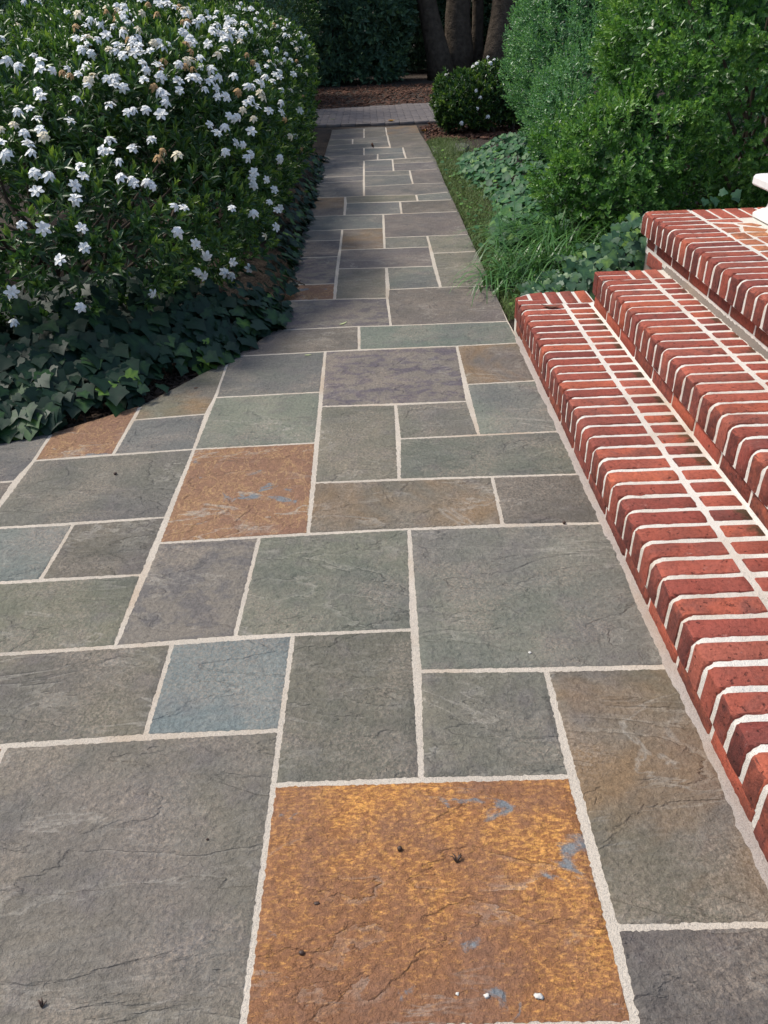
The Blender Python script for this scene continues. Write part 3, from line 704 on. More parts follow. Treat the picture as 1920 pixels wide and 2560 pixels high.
# ------------------------------------------------------------------ white pedestal on the landing
def square_stack(prof, mat, name, parent, loc):
    vs, fs = [], []
    for hw, z in prof:
        for sx, sy in ((-1, -1), (1, -1), (1, 1), (-1, 1)): vs.append((sx*hw, sy*hw, z))
    k = len(prof)
    for j in range(k-1):
        for i in range(4): fs.append((j*4+i, j*4+(i+1) % 4, (j+1)*4+(i+1) % 4, (j+1)*4+i))
    fs.append((3, 2, 1, 0)); fs.append(tuple(range((k-1)*4, k*4)))
    o = link_mesh(name, pymesh(name, vs, fs, mat, True, 25)); o.parent = parent
    bv = o.modifiers.new('bevel', 'BEVEL'); bv.width = .004; bv.segments = 2; bv.limit_method = 'ANGLE'; bv.angle_limit = math.radians(50)
    return o
ped = empty('pedestal', (1.613+.19, 3.415-.19, Z3), 'white painted moulded pedestal standing on the brick landing', 'pedestal')
square_stack([(.190, .001), (.190, .018), (.184, .024), (.178, .028), (.172, .034), (.164, .040)], M['white'], 'base_moulding', ped, None)
square_stack([(.160, .039), (.155, .045), (.152, .060), (.152, .095), (.155, .105)], M['white'], 'shaft', ped, None)
square_stack([(.158, .104), (.166, .110), (.172, .118), (.190, .122), (.206, .126), (.210, .132), (.210, .156), (.205, .166), (.190, .171)], M['white'], 'cap', ped, None)

# ------------------------------------------------------------------ vegetation tools
LEAF8 = ([(0, 0, 0), (.5, .34, .10), (0, .36, .0), (-.5, .34, .10), (.36, .70, .06), (0, .72, -.04), (-.36, .70, .06), (0, 1, -.14)],
         [(0, 1, 2), (0, 2, 3), (1, 4, 5, 2), (2, 5, 6, 3), (4, 7, 5), (5, 7, 6)])
LEAF4 = ([(0, 0, 0), (.5, .48, .10), (0, 1, -.06), (-.5, .48, .10)], [(0, 1, 2), (0, 2, 3)])
_iv = [(0, .04), (.20, -.10), (.44, -.02), (.44, .16), (.58, .34), (.40, .48), (.22, .68), (0, .98)]
_ol = _iv + [(-x, y) for x, y in _iv[-2:0:-1]]
IVY = ([(0, .28, .0)] + [(x, y, .05*abs(x)*2-.12*(x*x+(y-.3)**2)*1.2) for x, y in _ol], [(0, i+1, (i+1) % len(_ol)+1) for i in range(len(_ol))])
_rd = [(.0, 0), (.30, -.10), (.52, .12), (.50, .45), (.36, .72), (.12, .86), (0, .84)]
_rl = _rd + [(-x, y) for x, y in _rd[-2:0:-1]]
ROUND = ([(0, .3, -.03)] + [(x, y, .10*(x*x+(y-.35)**2)) for x, y in _rl], [(0, i+1, (i+1) % len(_rl)+1) for i in range(len(_rl))])

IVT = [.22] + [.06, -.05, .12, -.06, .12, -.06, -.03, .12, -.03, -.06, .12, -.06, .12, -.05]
RDT = [.15] + [.0, -.06, -.03, -.06, -.03, -.06, .02, -.06, -.03, -.06, -.03, -.06]
def shell(ells, n, depth, lump, seed, cut=None, keep=None):
    """points and outward normals on the outside of a union of ellipsoids"""
    r = np.random.RandomState(seed); P, N = [], []
    areas = np.array([(e[3]*e[4]*e[5])**(2/3) for e in ells]); areas /= areas.sum()
    for e, a in zip(ells, areas):
        c, rad = np.array(e[:3]), np.array(e[3:6])
        d = nrm(r.normal(size=(int(n*a), 3)))
        w = np.linalg.norm(d*np.array([rad[1]*rad[2], rad[0]*rad[2], rad[0]*rad[1]]), axis=1); w /= w.max()
        d = d[r.rand(len(d)) < w]
        nn = nrm(d/rad); p = c + d*rad
        p = p + nn*(lump*wob(p, 4.2, seed*.7) + lump*.6*wob(p, 11.0, seed*1.3))[:, None]
        p = p - nn*np.abs(r.normal(0, depth, len(p)))[:, None]
        ok = np.ones(len(p), bool)
        for e2 in ells:
            if e2 is e: continue
            q = (p-np.array(e2[:3]))/np.array(e2[3:6]); ok &= (np.sum(q*q, 1) > .86)
        ok &= p[:, 2] > .04
        if cut is not None: ok &= cut(p)
        P.append(p[ok]); N.append(nn[ok])
    return np.concatenate(P), np.concatenate(N)

def sprigs(P, N, k, length, width, up, spread, seed, stem=.05, tipfrac=.25, tint0=.35, tvar=.2, jitter=.35, tipup=.9):
    """whorled shoots: k leaves round each axis; returns stamp arrays"""
    r = np.random.RandomState(seed); n = len(P)
    A = nrm(N + np.array([0, 0, up]) + r.normal(0, jitter, (n, 3)))
    U = nrm(np.cross(A, r.normal(size=(n, 3)))); V = np.cross(A, U)
    pos, X, Y, Z, S, T = [], [], [], [], [], []
    st = tint0 + r.normal(0, tvar*.6, n)
    for i in range(k):
        fr = i/max(1, k-1)                              # 0 low leaf, 1 tip leaf
        ph = i*2.399 + r.rand(n)*.9
        th = spread*(1-fr*tipup) + r.normal(0, .16, n)
        dirv = A*np.cos(th)[:, None] + (U*np.cos(ph)[:, None] + V*np.sin(ph)[:, None])*np.sin(th)[:, None]
        hint = A + r.normal(0, .12, (n, 3)) - dirv*.1
        hint = np.where((np.abs(np.sum(hint*dirv, 1)) > .95*np.linalg.norm(hint, axis=1))[:, None], U, hint)
        x, y, z = frames(dirv, hint)
        pos.append(P + A*(stem*(fr-.6))[..., None] if np.ndim(stem) else P + A*stem*(fr-.6)); X.append(x); Y.append(y); Z.append(z)
        ln = length*(1-.25*fr)*r.uniform(.75, 1.2, n)
        S.append(np.stack([ln*width*r.uniform(.85, 1.15, n), ln, ln], 1))
        T.append(np.clip(st + (tipfrac*(fr > .7)) + r.normal(0, tvar*.4, n), 0, 1))
    return [np.concatenate(a) for a in (pos, X, Y, Z, S, T)]

def hit(ells, x, y):
    v = ray(x, y); best = None
    for e in ells:
        c, rad = np.array(e[:3]), np.array(e[3:6]); o = (CAM-c)/rad; d = v/rad
        A, B, Cc = d@d, 2*o@d, o@o-1; D = B*B-4*A*Cc
        if D < 0: continue
        t = (-B-math.sqrt(D))/(2*A)
        if t > 0 and (best is None or t < best[0]):
            p = CAM+v*t; best = (t, p, nrm(((p-c)/rad/rad)))
    return best

def part(parent, name, me, kind=None):
    o = link_mesh(name, me); o.parent = parent; o.matrix_parent_inverse = Matrix.Translation(-Vector(parent.location))
    if kind: o['kind'] = kind
    return o
def stems_mesh(name, base, ells, n, seed, r0=.014, mat=None):
    r = random.Random(seed); parts = []
    for i in range(n):
        e = r.choice(ells); bx, by = base[0]+r.uniform(-.25, .25), base[1]+r.uniform(-.3, .3)
        tx, ty, tz = e[0]+r.uniform(-.6, .6)*e[3], e[1]+r.uniform(-.6, .6)*e[4], e[2]+r.uniform(.0, .6)*e[5]
        pts = []
        for j in range(6):
            f = j/5; pts.append((bx+(tx-bx)*f**1.2+r.uniform(-.04, .04)*(j > 0), by+(ty-by)*f**1.2+r.uniform(-.04, .04)*(j > 0), -.03+(tz+.03)*f))
        parts.append(tube(pts, [r0*(1-.75*j/5) for j in range(6)], 5))
    v, f = join(parts); return pymesh(name, v, f, mat or M['twig'], True)

# ------------------------------------------------------------------ gardenias
def flower_mesh(name, seed, mat, droop):
    r = random.Random(seed); V, Fc = [], []
    def petal(az, el, L, wd, z0):
        ca, sa = math.cos(az), math.sin(az); o = len(V)
        cols = [(0, .15), (.35, .70), (.70, 1.0), (1.0, .30)]
        for t, w in cols:
            rr = L*t*math.cos(el*(1-.3*t)); zz = z0 + L*t*math.sin(el) - droop*L*t*t
            for sg in (-1, 0, 1):
                yy = sg*wd*w*.5; zc = zz + (.10*L*w if sg else 0)*(.6+.4*r.random())
                V.append((rr*ca - yy*sa + r.uniform(-.001, .001), rr*sa + yy*ca + r.uniform(-.001, .001), zc))
        for j in range(3):
            for q in (0, 1):
                a = o+j*3+q; Fc.append((a, a+3, a+4, a+1))
    n1 = r.choice([6, 6, 7])
    for i in range(n1): petal(2*math.pi*i/n1+r.uniform(-.15, .15), r.uniform(-.05, .25), .032*r.uniform(.85, 1.15), .0195, 0)
    for i in range(5): petal(2*math.pi*i/5+.5+r.uniform(-.2, .2), r.uniform(.5, .8), .023*r.uniform(.85, 1.1), .0155, .003)
    for i in range(3): petal(2*math.pi*i/3+r.uniform(-.3, .3), 1.15, .013, .010, .004)
    return pymesh(name, V, Fc, mat, True)
FW = [flower_mesh('flower', i, M['petal'], [.25, .5, .85, .15, .65][i]) for i in range(5)]
FC = [flower_mesh('flower', 20+i, M['cream'], .6) for i in range(2)]; FT = [flower_mesh('flower', 30+i, M['tan'], .95) for i in range(2)]
def put_flower(parent, p, nvec, mesh, sc):
    z = Vector(nvec).normalized(); o = link_mesh('flower', mesh, parent)
    q = z.to_track_quat('Z', 'Y') @ Matrix.Rotation(random.uniform(0, 6.28), 4, 'Z').to_quaternion()
    o.location = Vector(p) - Vector(parent.location); o.rotation_mode = 'QUATERNION'; o.rotation_quaternion = q; o.scale = (sc,)*3
    return o

GE = {
 'near': [(-1.80, 4.45, .58, 1.10, 1.25, .64), (-1.28, 4.95, .66, .78, 1.25, .68), (-2.55, 4.0, .55, 1.0, 1.0, .54), (-.98, 5.3, .36, .44, .95, .36), (-.93, 4.45, .34, .38, .62, .30), (-1.55, 3.72, .50, .80, .74, .42), (-2.15, 3.36, .50, .80, .66, .40), (-3.1, 3.2, .55, .9, .8, .5), (-1.12, 4.05, .46, .50, .62, .38)],
 'mid': [(-1.40, 6.75, .70, .86, 1.35, .62), (-.98, 6.9, .38, .44, 1.2, .38), (-2.1, 6.6, .75, .9, 1.3, .66)],
 'far': [(-1.35, 9.35, .72, .78, 1.55, .64), (-.98, 9.0, .38, .42, 1.3, .38), (-2.0, 9.8, .75, .9, 1.5, .66), (-1.15, 10.9, .66, .52, .85, .55)],
 'end': [(1.12, 10.55, .32, .36, .42, .34), (1.52, 10.6, .38, .44, .45, .37), (1.95, 10.8, .36, .42, .42, .36)],
}
GL = {'near': ('large flowering gardenia shrub thick with white blooms over the ivy bed where the path widens', 3400),
      'mid': ('dense gardenia shrub with white blooms along the straight path between two other gardenias', 1500),
      'far': ('gardenia shrub with sparse white blooms and bare lower stems beside the grey paver walk', 1200),
      'end': ('small rounded gardenia beside the paver walk under the tree trunks', 900)}
GB = {'near': (-1.7, 4.4, -.03), 'mid': (-1.5, 6.8, -.03), 'far': (-1.5, 9.6, -.03), 'end': (1.5, 10.65, -.03)}
gard = {}
for gi, k in enumerate(('near', 'mid', 'far', 'end')):
    lab, cntn = GL[k]; t = empty('gardenia_shrub', GB[k], lab, 'shrub', None); gard[k] = t
    ells = GE[k]; dens = {'near': 15000, 'mid': 5200, 'far': 4600, 'end': 3000}[k]
    big = {'near': 1.0, 'mid': 1.12, 'far': 1.25, 'end': 1.2}[k]
    P, N = shell(ells, dens, .05, .055, 11+gi)
    gap = wob(P, 6.0, 3.1+gi); ok = gap > -.52; P, N = P[ok], N[ok]
    hi = np.clip((P[:, 2]-.25)/1.0, 0, 1)
    a = sprigs(P, N, 9, .058*big, .34, .75, 1.15, 21+gi, .045, .36, .42, .24)
    part(t, 'foliage', stamp('gardenia_leaves', *LEAF8, *a[:5], a[5], M['gard']), 'stuff')
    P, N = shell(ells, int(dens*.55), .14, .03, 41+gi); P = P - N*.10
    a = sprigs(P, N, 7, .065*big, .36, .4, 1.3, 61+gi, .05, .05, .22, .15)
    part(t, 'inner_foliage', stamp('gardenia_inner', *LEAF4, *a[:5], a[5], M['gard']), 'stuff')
    part(t, 'stem', stems_mesh('gardenia_stems', GB[k], ells, 16, 5+gi))
k1 = .28933; k2 = .57867
fl = []
f1 = '''230,60 350,60 440,180 610,165 695,185c 180,265c 255,425 10,290 25,400 80,590 160,640 310,550 350,600 350,670 460,680 590,660 740,640 775,665 985,720 1000,790 330,850 360,900 160,1020 260,1000 330,1080 350,1170 390,1250c 130,1130c 20,1170c 230,1220 265,1310 600,1100 20,1310 90,1370 945,1280 1140,1340 1280,1240 1370,1020 1400,860 1410,920 1520,750 1080,1020 1370,715 1520,600 1600,570c 1570,340 1620,390 1360,425 1440,440 1290,500 1200,320c 1110,400t 800,230 870,240 770,290 990,290 1060,340 930,370 690,400 760,400 800,430t 720,480 860,400 1030,450 1010,500 1060,540 1110,490c 1190,460 1160,520 1230,520 1230,600 1120,270 1180,230 1230,180c 1080,120 1100,180 1160,50 1225,60 1280,100t 930,160t 1000,180t 1050,200t 1380,100 1440,90 540,690t 610,715t'''
f2 = '''75,45 150,20 220,35c 290,15 60,100 160,110t 270,80c 390,70 340,140 200,185 420,200 470,200 520,110 300,250 190,340 240,370 250,420 195,430t 250,495t 385,435 425,310 430,340 475,520c 530,480 520,360 570,380 600,230 640,260 690,300 680,350 680,390c 740,260c 830,345 770,310 860,215 820,250 900,260 880,110 730,110 780,100 700,60 760,40 820,10 680,30 710,180 950,90 985,105 955,155 1100,135 1080,195 1000,250 1060,320 1170,320 1205,340 1110,230 1210,250 1285,170 1305,250 1120,400 1190,430 1160,440c 1070,480 1050,540 1100,545 1175,580 1245,495 1000,390 980,450 1120,660 1240,640c 890,600 960,600 1010,650 870,690 930,730 1000,690 320,550 320,630 215,570c 145,600 130,740 290,720 475,715 450,800 600,690 630,820t 750,780 820,820c 740,870 840,860c 780,945 760,1040c 890,975 1000,900 1000,990 1035,1040t 1170,950 1215,845t 390,1100 450,1165 1080,1180c 1130,1160 1190,1290t 670,1260 605,1245 740,1335 985,1350 530,870 1410,330 620,210 560,300 480,150 650,330 710,330 230,140 330,200'''
f3 = '''325,15 190,135 350,130 360,205 255,250 100,120 740,135 815,180 975,40 1065,55 735,40 770,45 870,230 840,290 862,305 950,290 985,300 1060,275 1060,310t 980,250 1150,265 640,380 640,440 710,400 835,430 915,380 930,400 920,430 1000,375 1045,365 1075,355 1160,375 1160,460 1025,505 1075,505 745,530 890,550 805,595 670,630 55,375 60,490 340,430 315,500 300,545 30,675 1140,20 1170,50 1185,30 1165,115 1180,150 1120,150c'''
f4 = '''1185,690 1070,740 1065,765 1125,770 1160,810 1080,820 565,815 620,810 645,830 555,800 325,830 345,750 360,790 325,880 165,850 220,785 155,775 130,660 145,690 510,790 470,640 465,690 565,675 640,620 35,700 1310,730 355,1070'''
for txt, ox, oy, kk in ((f1, 0, 0, k1), (f2, 400, 0, k1), (f3, 0, 500, k2), (f4, 0, 0, k2)):
    for w in txt.split():
        c = w[-1] if w[-1] in 'ct' else 'w'; xx, yy = w.rstrip('ct').split(','); fl.append((ox+float(xx)*kk, oy+float(yy)*kk, c))
for w in '1045,345 1028,350 1010,402 958,432 942,462 988,475 1133,380 1325,388 1300,408 1385,385 1432,405 1392,468 1278,658 1328,690 1292,770 1380,815 1185,858 888,852'.split():
    xx, yy = w.split(','); fl.append((740+float(xx)*.34961, float(yy)*.34961, 'w'))
for i in range(110):
    u = random.random(); fl.append((random.uniform(190, 740), random.uniform(25, 240) if u < .75 else random.uniform(200, 420), random.choice('wwwwwct')))
nfl = {k: 0 for k in GE}
for x, y, c in fl:
    best = None
    for k in GE:
        q = hit(GE[k], x, y)
        if q is None:                     # just outside the outline: nudge towards the shrub
            for dy in (15, 30, 45, 60):
                q = hit(GE[k], x-dy*.3, y+dy)
                if q: break
            if q is None: continue
            q = (q[0]+3, q[1], q[2])
        if best is None or q[0] < best[0]: best = (*q, k)
    if best is None: continue
    t_, p, nn, k = best
    if nfl[k] >= 295: continue
    mesh = random.choice({'w': FW, 'c': FC, 't': FT}[c])
    toc = nrm(CAM-p)
    nv = nn*.5 + toc*.35 + np.array([0, 0, .55]) + np.array([random.uniform(-.55, .55) for _ in range(3)])
    put_flower(gard[k], p + nn*.035 + toc*.02, nv, mesh, random.uniform(.62, .92)*(.85 if c == 't' else 1)); nfl[k] += 1
print('flowers', nfl)

# ------------------------------------------------------------------ boxwood
BE = {
 'blue': [(2.15, 7.3, 1.0, 1.02, 1.35, 1.05), (1.95, 6.2, .62, .78, .85, .62), (2.5, 7.0, 1.5, .9, 1.1, .85)],
 'near': [(2.35, 5.15, 1.05, .98, 1.0, .98), (3.3, 5.0, 1.1, 1.1, 1.0, 1.1), (2.6, 5.1, 1.75, .95, .9, .7), (1.52, 4.95, .42, .56, .62, .46), (3.6, 4.7, .5, .8, .55, .5)],
}
for bi, (k, lab, mt) in enumerate((('blue', 'tall blue-green boxwood shrub beside the ground cover and the far path', 'boxblue'), ('near', 'big bright green boxwood shrub with arching sprays behind the brick landing', 'box'))):
    ells = BE[k]; t = empty('boxwood_shrub', (ells[0][0], ells[0][1], -.03), lab, 'shrub')
    P, N = shell(ells, 24000 if k == 'near' else 18000, .045, .11 if k == 'near' else .08, 71+bi, cut=lambda p: p[:, 1] < 8.6)
    face = np.sum(N*nrm(CAM-P), 1) > -.25; P, N = P[face], N[face]
    if k == 'near':
        ok = wob(P, 8.5, 1.0) > -.22; P, N = P[ok], N[ok]
    a = sprigs(P, N, 13 if k == 'near' else 11, .036 if k == 'near' else .031, .5, .45 if k == 'near' else .9, 1.05, 81+bi, .085, .22, .42, .24, .4, .75)
    part(t, 'foliage', stamp('boxwood_leaves', *LEAF4, *a[:5], a[5], M[mt]), 'stuff')
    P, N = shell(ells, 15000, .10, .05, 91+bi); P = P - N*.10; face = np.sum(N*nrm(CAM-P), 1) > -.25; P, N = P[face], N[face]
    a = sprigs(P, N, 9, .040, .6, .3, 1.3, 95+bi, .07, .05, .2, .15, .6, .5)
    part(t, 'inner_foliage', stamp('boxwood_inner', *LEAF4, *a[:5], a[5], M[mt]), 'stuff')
    part(t, 'stem', stems_mesh('boxwood_stems', (ells[0][0], ells[0][1]), ells, 26, 15+bi, .018))

# ------------------------------------------------------------------ ivy and ground covers
def leaf_object_meshes(name, tmpl, mat, nvar, seed):
    r = random.Random(seed); out = []
    for i in range(nvar):
        v = [(x*(1+r.uniform(-.12, .12)), y*(1+r.uniform(-.1, .1)), z*r.uniform(.5, 1.9)+r.uniform(-.02, .02)) for x, y, z in tmpl[0]]
        me = pymesh(name, v, tmpl[1], mat, True)
        a = me.attributes.new('tint', 'FLOAT', 'POINT'); tv = [.10, .30, .45, .55, .66, .86, .20, .38][i % 8]
        vt = IVT if tmpl is IVY else RDT; a.data.foreach_set('value', [min(1, max(0, tv+.8*vt[q]+r.uniform(-.03, .03))) for q in range(len(v))]); out.append(me)
    return out
IVM = leaf_object_meshes('leaf', IVY, M['ivy'], 8, 3); IV2 = leaf_object_meshes('leaf', IVY, M['ivylight'], 8, 9); CVM = leaf_object_meshes('leaf', ROUND, M['cover'], 8, 4)
def leaf_obj(parent, mesh, p, ydir, zdir, sc):
    x, y, z = frames(np.array([ydir]), np.array([zdir])); o = link_mesh('leaf', mesh, parent)
    mm = Matrix((Vector(x[0]), Vector(y[0]), Vector(z[0]))).transposed()
    o.location = Vector(p)-Vector(parent.location); o.rotation_euler = mm.to_euler(); o.scale = (sc,)*3
bed = [px(*q)[:2] for q in [(-150, 1140), (0, 1105), (130, 1081), (353, 1012), (570, 900), (683, 826)]] + [np.array([-.51, 4.6]), np.array([-.51, 8.6])]
bl = np.cumsum([0]+[np.linalg.norm(bed[i+1]-bed[i]) for i in range(len(bed)-1)])
def on_bed(s):
    i = min(int(np.searchsorted(bl, s, side='right'))-1, len(bed)-2); f = (s-bl[i])/(bl[i+1]-bl[i])
    p = bed[i]+(bed[i+1]-bed[i])*f; u = (bed[i+1]-bed[i])/np.linalg.norm(bed[i+1]-bed[i]); return p, np.array([-u[1], u[0]])
holes = [(px(300, 1040)[:2], .11), (px(420, 980)[:2], .12), (px(480, 945)[:2], .10), (px(215, 1060)[:2], .07)]
ivy = empty('ivy_patch', (-1.1, 3.1, -.03), 'dark green lobed ivy, toned down for shade, spreading under the big gardenia along the flagstone edge', 'ivy')
rr = random.Random(12); cnt = 0; tries = 0
rest = []
while tries < 5200:
    tries += 1
    s = rr.uniform(0, bl[-1]) if rr.random() < .45 else rr.uniform(0, bl[5]+.3); p0, nv = on_bed(s); d = abs(rr.gauss(0, .24))+.01
    far = s > bl[5]
    if far: d = abs(rr.gauss(0, .11)) - .035
    p = p0+nv*d
    if any(np.linalg.norm(p-h[0]) < h[1] for h in holes) and rr.random() < .93: continue
    zz = .012 + .30*min(1, max(0, d)/.65)**.9 * (1 if not far else 1.6) + rr.uniform(-.03, .05); zz = max(zz, .012)
    out2 = np.array([-nv[0], -nv[1], 0.0])
    zdir = np.array([0, 0, .75]) + out2*(.75+.4*rr.random()) + np.array([rr.uniform(-.35, .35) for _ in range(3)])
    ydir = out2*.9 + np.array([rr.uniform(-.7, .7), rr.uniform(-.7, .7), -.55])
    sc = rr.choice([.045, .06, .075, .09])*rr.uniform(.85, 1.15)*(.8 if far else 1)
    show = d < .38
    if cnt < 290 and show and rr.random() < .5:
        mi = rr.randrange(8)
        if mi == 5 and d > .16: mi = 1
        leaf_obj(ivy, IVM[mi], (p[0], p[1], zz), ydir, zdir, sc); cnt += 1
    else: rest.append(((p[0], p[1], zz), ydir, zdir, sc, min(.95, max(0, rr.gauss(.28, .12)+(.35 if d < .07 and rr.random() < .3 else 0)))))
    if len(rest) > 1500: break
def stamp_list(name, tmpl, lst, mat):
    pos = np.array([q[0] for q in lst]); X, Y, Z = frames(np.array([q[1] for q in lst], float), np.array([q[2] for q in lst], float))
    return stamp(name, *tmpl, pos, X, Y, Z, np.array([q[3] for q in lst]), np.array([q[4] for q in lst]), mat, vt=[.8*q for q in (IVT if tmpl is IVY else RDT)])
for i in range(800):
    s = rr.uniform(0, bl[5]); p0, nv = on_bed(s); d = rr.uniform(.3, 1.3); p = p0+nv*d
    rest.append(((p[0], p[1], rr.uniform(.04, .22)), np.array([rr.uniform(-1, 1), -.6, -.3]), np.array([rr.uniform(-.4, .4), -.5, .8]), rr.uniform(.05, .085), rr.uniform(.05, .4)))
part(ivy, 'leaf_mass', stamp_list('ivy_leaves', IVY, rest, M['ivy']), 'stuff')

# ivy beside the brick landing
ivy2 = empty('ivy_patch', (1.1, 3.75, -.03), 'ivy climbing between the strap grass and the side of the top brick step', 'ivy')
rest = []
for i in range(420):
    x = rr.uniform(.74, 1.36); y = 3.62+abs(rr.gauss(0, .28)); hgt = .05 + .42*min(1, max(0, (x-.85)/.35))*max(0, 1-(y-3.6)/1.3)
    zz = hgt*rr.uniform(.15, 1.05)+.02; y -= .10*(1-zz/.5)*(x > 1)
    y = max(y, 3.615 if x > .95 else 3.60)
    zdir = np.array([rr.uniform(-.7, .3), -.8, .7+rr.uniform(-.3, .3)]); ydir = np.array([rr.uniform(-.8, .8), -.7, -.6])
    sc = rr.uniform(.032, .058)
    if i < 150: leaf_obj(ivy2, IV2[rr.choice([1, 2, 2, 3, 3, 4, 5, 6])], (x, y, zz), ydir, zdir, sc)
    else: rest.append(((x, y, zz), ydir, zdir, sc, min(.9, max(.1, rr.gauss(.42, .15)))))
for i in range(5):   # the few leaves by the pedestal
    x = [1.50, 1.56, 1.62, 1.66, 1.53][i]; leaf_obj(ivy2, IV2[rr.choice([1, 2, 3])], (x, 3.64+rr.uniform(0, .05), .50+rr.uniform(0, .05)), (rr.uniform(-1, 1), -.5, -.4+rr.uniform(-.4, .4)), (rr.uniform(-.6, .6), -.7, .6), rr.uniform(.035, .055))
part(ivy2, 'leaf_mass', stamp_list('ivy_leaves', IVY, rest, M['ivylight']), 'stuff')

# rounded ground cover between path and boxwood
cov = empty('ground_cover', (1.1, 6.2, -.03), 'blue-green rounded leafy ground cover between the mossy strip and the boxwood', 'plant')
rest = []; cnt = 0
for i in range(3400):
    y = rr.uniform(4.7, 8.5); xe = .80+.02*(y-4.5)+.07*math.sin(y*2.3); wid = 1.05 if y > 5.6 else .42
    x = xe + rr.uniform(0, wid); f = (x-xe)/wid
    zz = .02 + .20*math.sin(min(1, f*1.5)*1.57)*(.75+.25*math.sin(x*9+y*7)) + rr.uniform(-.03, .03)
    zdir = np.array([-.45+rr.uniform(-.4, .3), -.35+rr.uniform(-.4, .3), .8]); ydir = np.array([rr.uniform(-1, .6), rr.uniform(-1, .5), -.25])
    sc = rr.uniform(.035, .065)
    if cnt < 200 and y < 7 and f < .8 and rr.random() < .35: leaf_obj(cov, CVM[rr.choice([0, 1, 2, 2, 3, 3, 4, 4, 5])], (x, y, zz), ydir, zdir, sc); cnt += 1
    else: rest.append(((x, y, zz), ydir, zdir, sc, min(.97, max(.05, rr.gauss(.45, .17)+(.4 if rr.random() < .05 else 0)))))
for i in range(260):
    y = rr.uniform(3.75, 9.0); x = .66+abs(rr.gauss(0, .13)); rest.append(((x, y, rr.uniform(.0, .05)), np.array([rr.uniform(-1, 1), rr.uniform(-1, 1), -.1]), np.array([rr.uniform(-.4, .4), rr.uniform(-.6, .2), .8]), rr.uniform(.015, .035), rr.uniform(.4, 1.0)))
part(cov, 'leaf_mass', stamp_list('cover_leaves', ROUND, rest, M['cover']), 'stuff')

# mossy strip of fine blades along the path edge
def blades(name, bases, mat, lmin, lmax, wmin, wmax, lean, seed, segs=3):
    r = np.random.RandomState(seed); n = len(bases); B = np.array(bases, float)
    az = r.rand(n)*6.283; le = lean*r.uniform(.4, 1.3, n); L = r.uniform(lmin, lmax, n); Wd = r.uniform(wmin, wmax, n)
    hx, hy = np.cos(az), np.sin(az); sx, sy = -hy, hx; V = []
    for j in range(segs+1):
        t = j/segs; a = le*t*1.25
        rad = L*t*np.sin(np.minimum(a, 2.3)*.85); zz = L*t*np.cos(np.minimum(a, 2.3)*.85)
        w = Wd*(1-.92*t**2.2)*.5
        c = np.stack([B[:, 0]+hx*rad, B[:, 1]+hy*rad, B[:, 2]+zz], 1); s = np.stack([sx*w, sy*w, np.zeros(n)], 1)
        V += [c-s, c+s]
    V = np.stack(V, 1).reshape(-1, 3).astype(np.float32); k = 2*(segs+1)
    f = np.concatenate([[2*j, 2*j+1, 2*j+3, 2*j+2] for j in range(segs)])
    loops = (f[None]+(np.arange(n)*k)[:, None]).reshape(-1).astype(np.int32); npoly = n*segs
    me = bpy.data.meshes.new(name); me.vertices.add(len(V)); me.vertices.foreach_set('co', V.reshape(-1))
    me.loops.add(len(loops)); me.loops.foreach_set('vertex_index', loops); me.polygons.add(npoly)
    me.polygons.foreach_set('loop_start', (np.arange(npoly)*4).astype(np.int32)); me.polygons.foreach_set('loop_total', np.full(npoly, 4, np.int32))
    me.polygons.foreach_set('use_smooth', np.ones(npoly, bool))
    a = me.attributes.new('tint', 'FLOAT', 'POINT'); a.data.foreach_set('value', np.repeat(np.clip(r.normal(.48, .2, n), 0, 1), k).astype(np.float32))
    me.update(calc_edges=True); me.materials.append(mat); return me
mb = []
for i in range(16000):
    y = rr.uniform(3.55, 9.8); x = .635 + abs(rr.gauss(0, .19)); 
    if y < 3.66 and x > .63: continue
    mb.append((x, y, -.03+.03*min(1, (x-.635)/.1)))
finish(link_mesh('mondo_grass', blades('mondo_grass', mb, M['moss'], .03, .085, .002, .004, 1.2, 5)), 'fine olive mossy grass strip along the right edge of the flagstone path', 'grass', kind='stuff')
# strap-leaved lilyturf clumps
LC = [((1285, 712), .22, 130, 'small strap-leaved grass clump at the outer corner of the lowest brick step'), ((1370, 690), .30, 170, 'strap-leaved grass clump directly behind the end of the lowest brick step'),
      ((1400, 640), .36, 190, 'tallest arching strap-leaved grass clump in front of the boxwood'), ((1330, 625), .30, 130, 'strap-leaved grass clump beside the mossy strip in front of the ground cover'), ((1455, 655), .32, 120, 'strap-leaved grass clump against the ivy by the middle brick step')]
for (qx, qy), L, nb, lab in LC:
    p = px(qx, qy, 0.0); t = empty('lilyturf_clump', (p[0], p[1], -.03), lab, 'grass', 'strap-leaved clumps by the steps')
    bs = [(p[0]+rr.gauss(0, .09), max(3.6, p[1]+rr.gauss(0, .09)), -.03) for _ in range(int(nb*1.4))]
    part(t, 'blade_mass', blades('lilyturf_blades', bs, M['blade'], L*.9, L*1.7, .007, .012, 1.75, int(qx), 6), 'stuff')

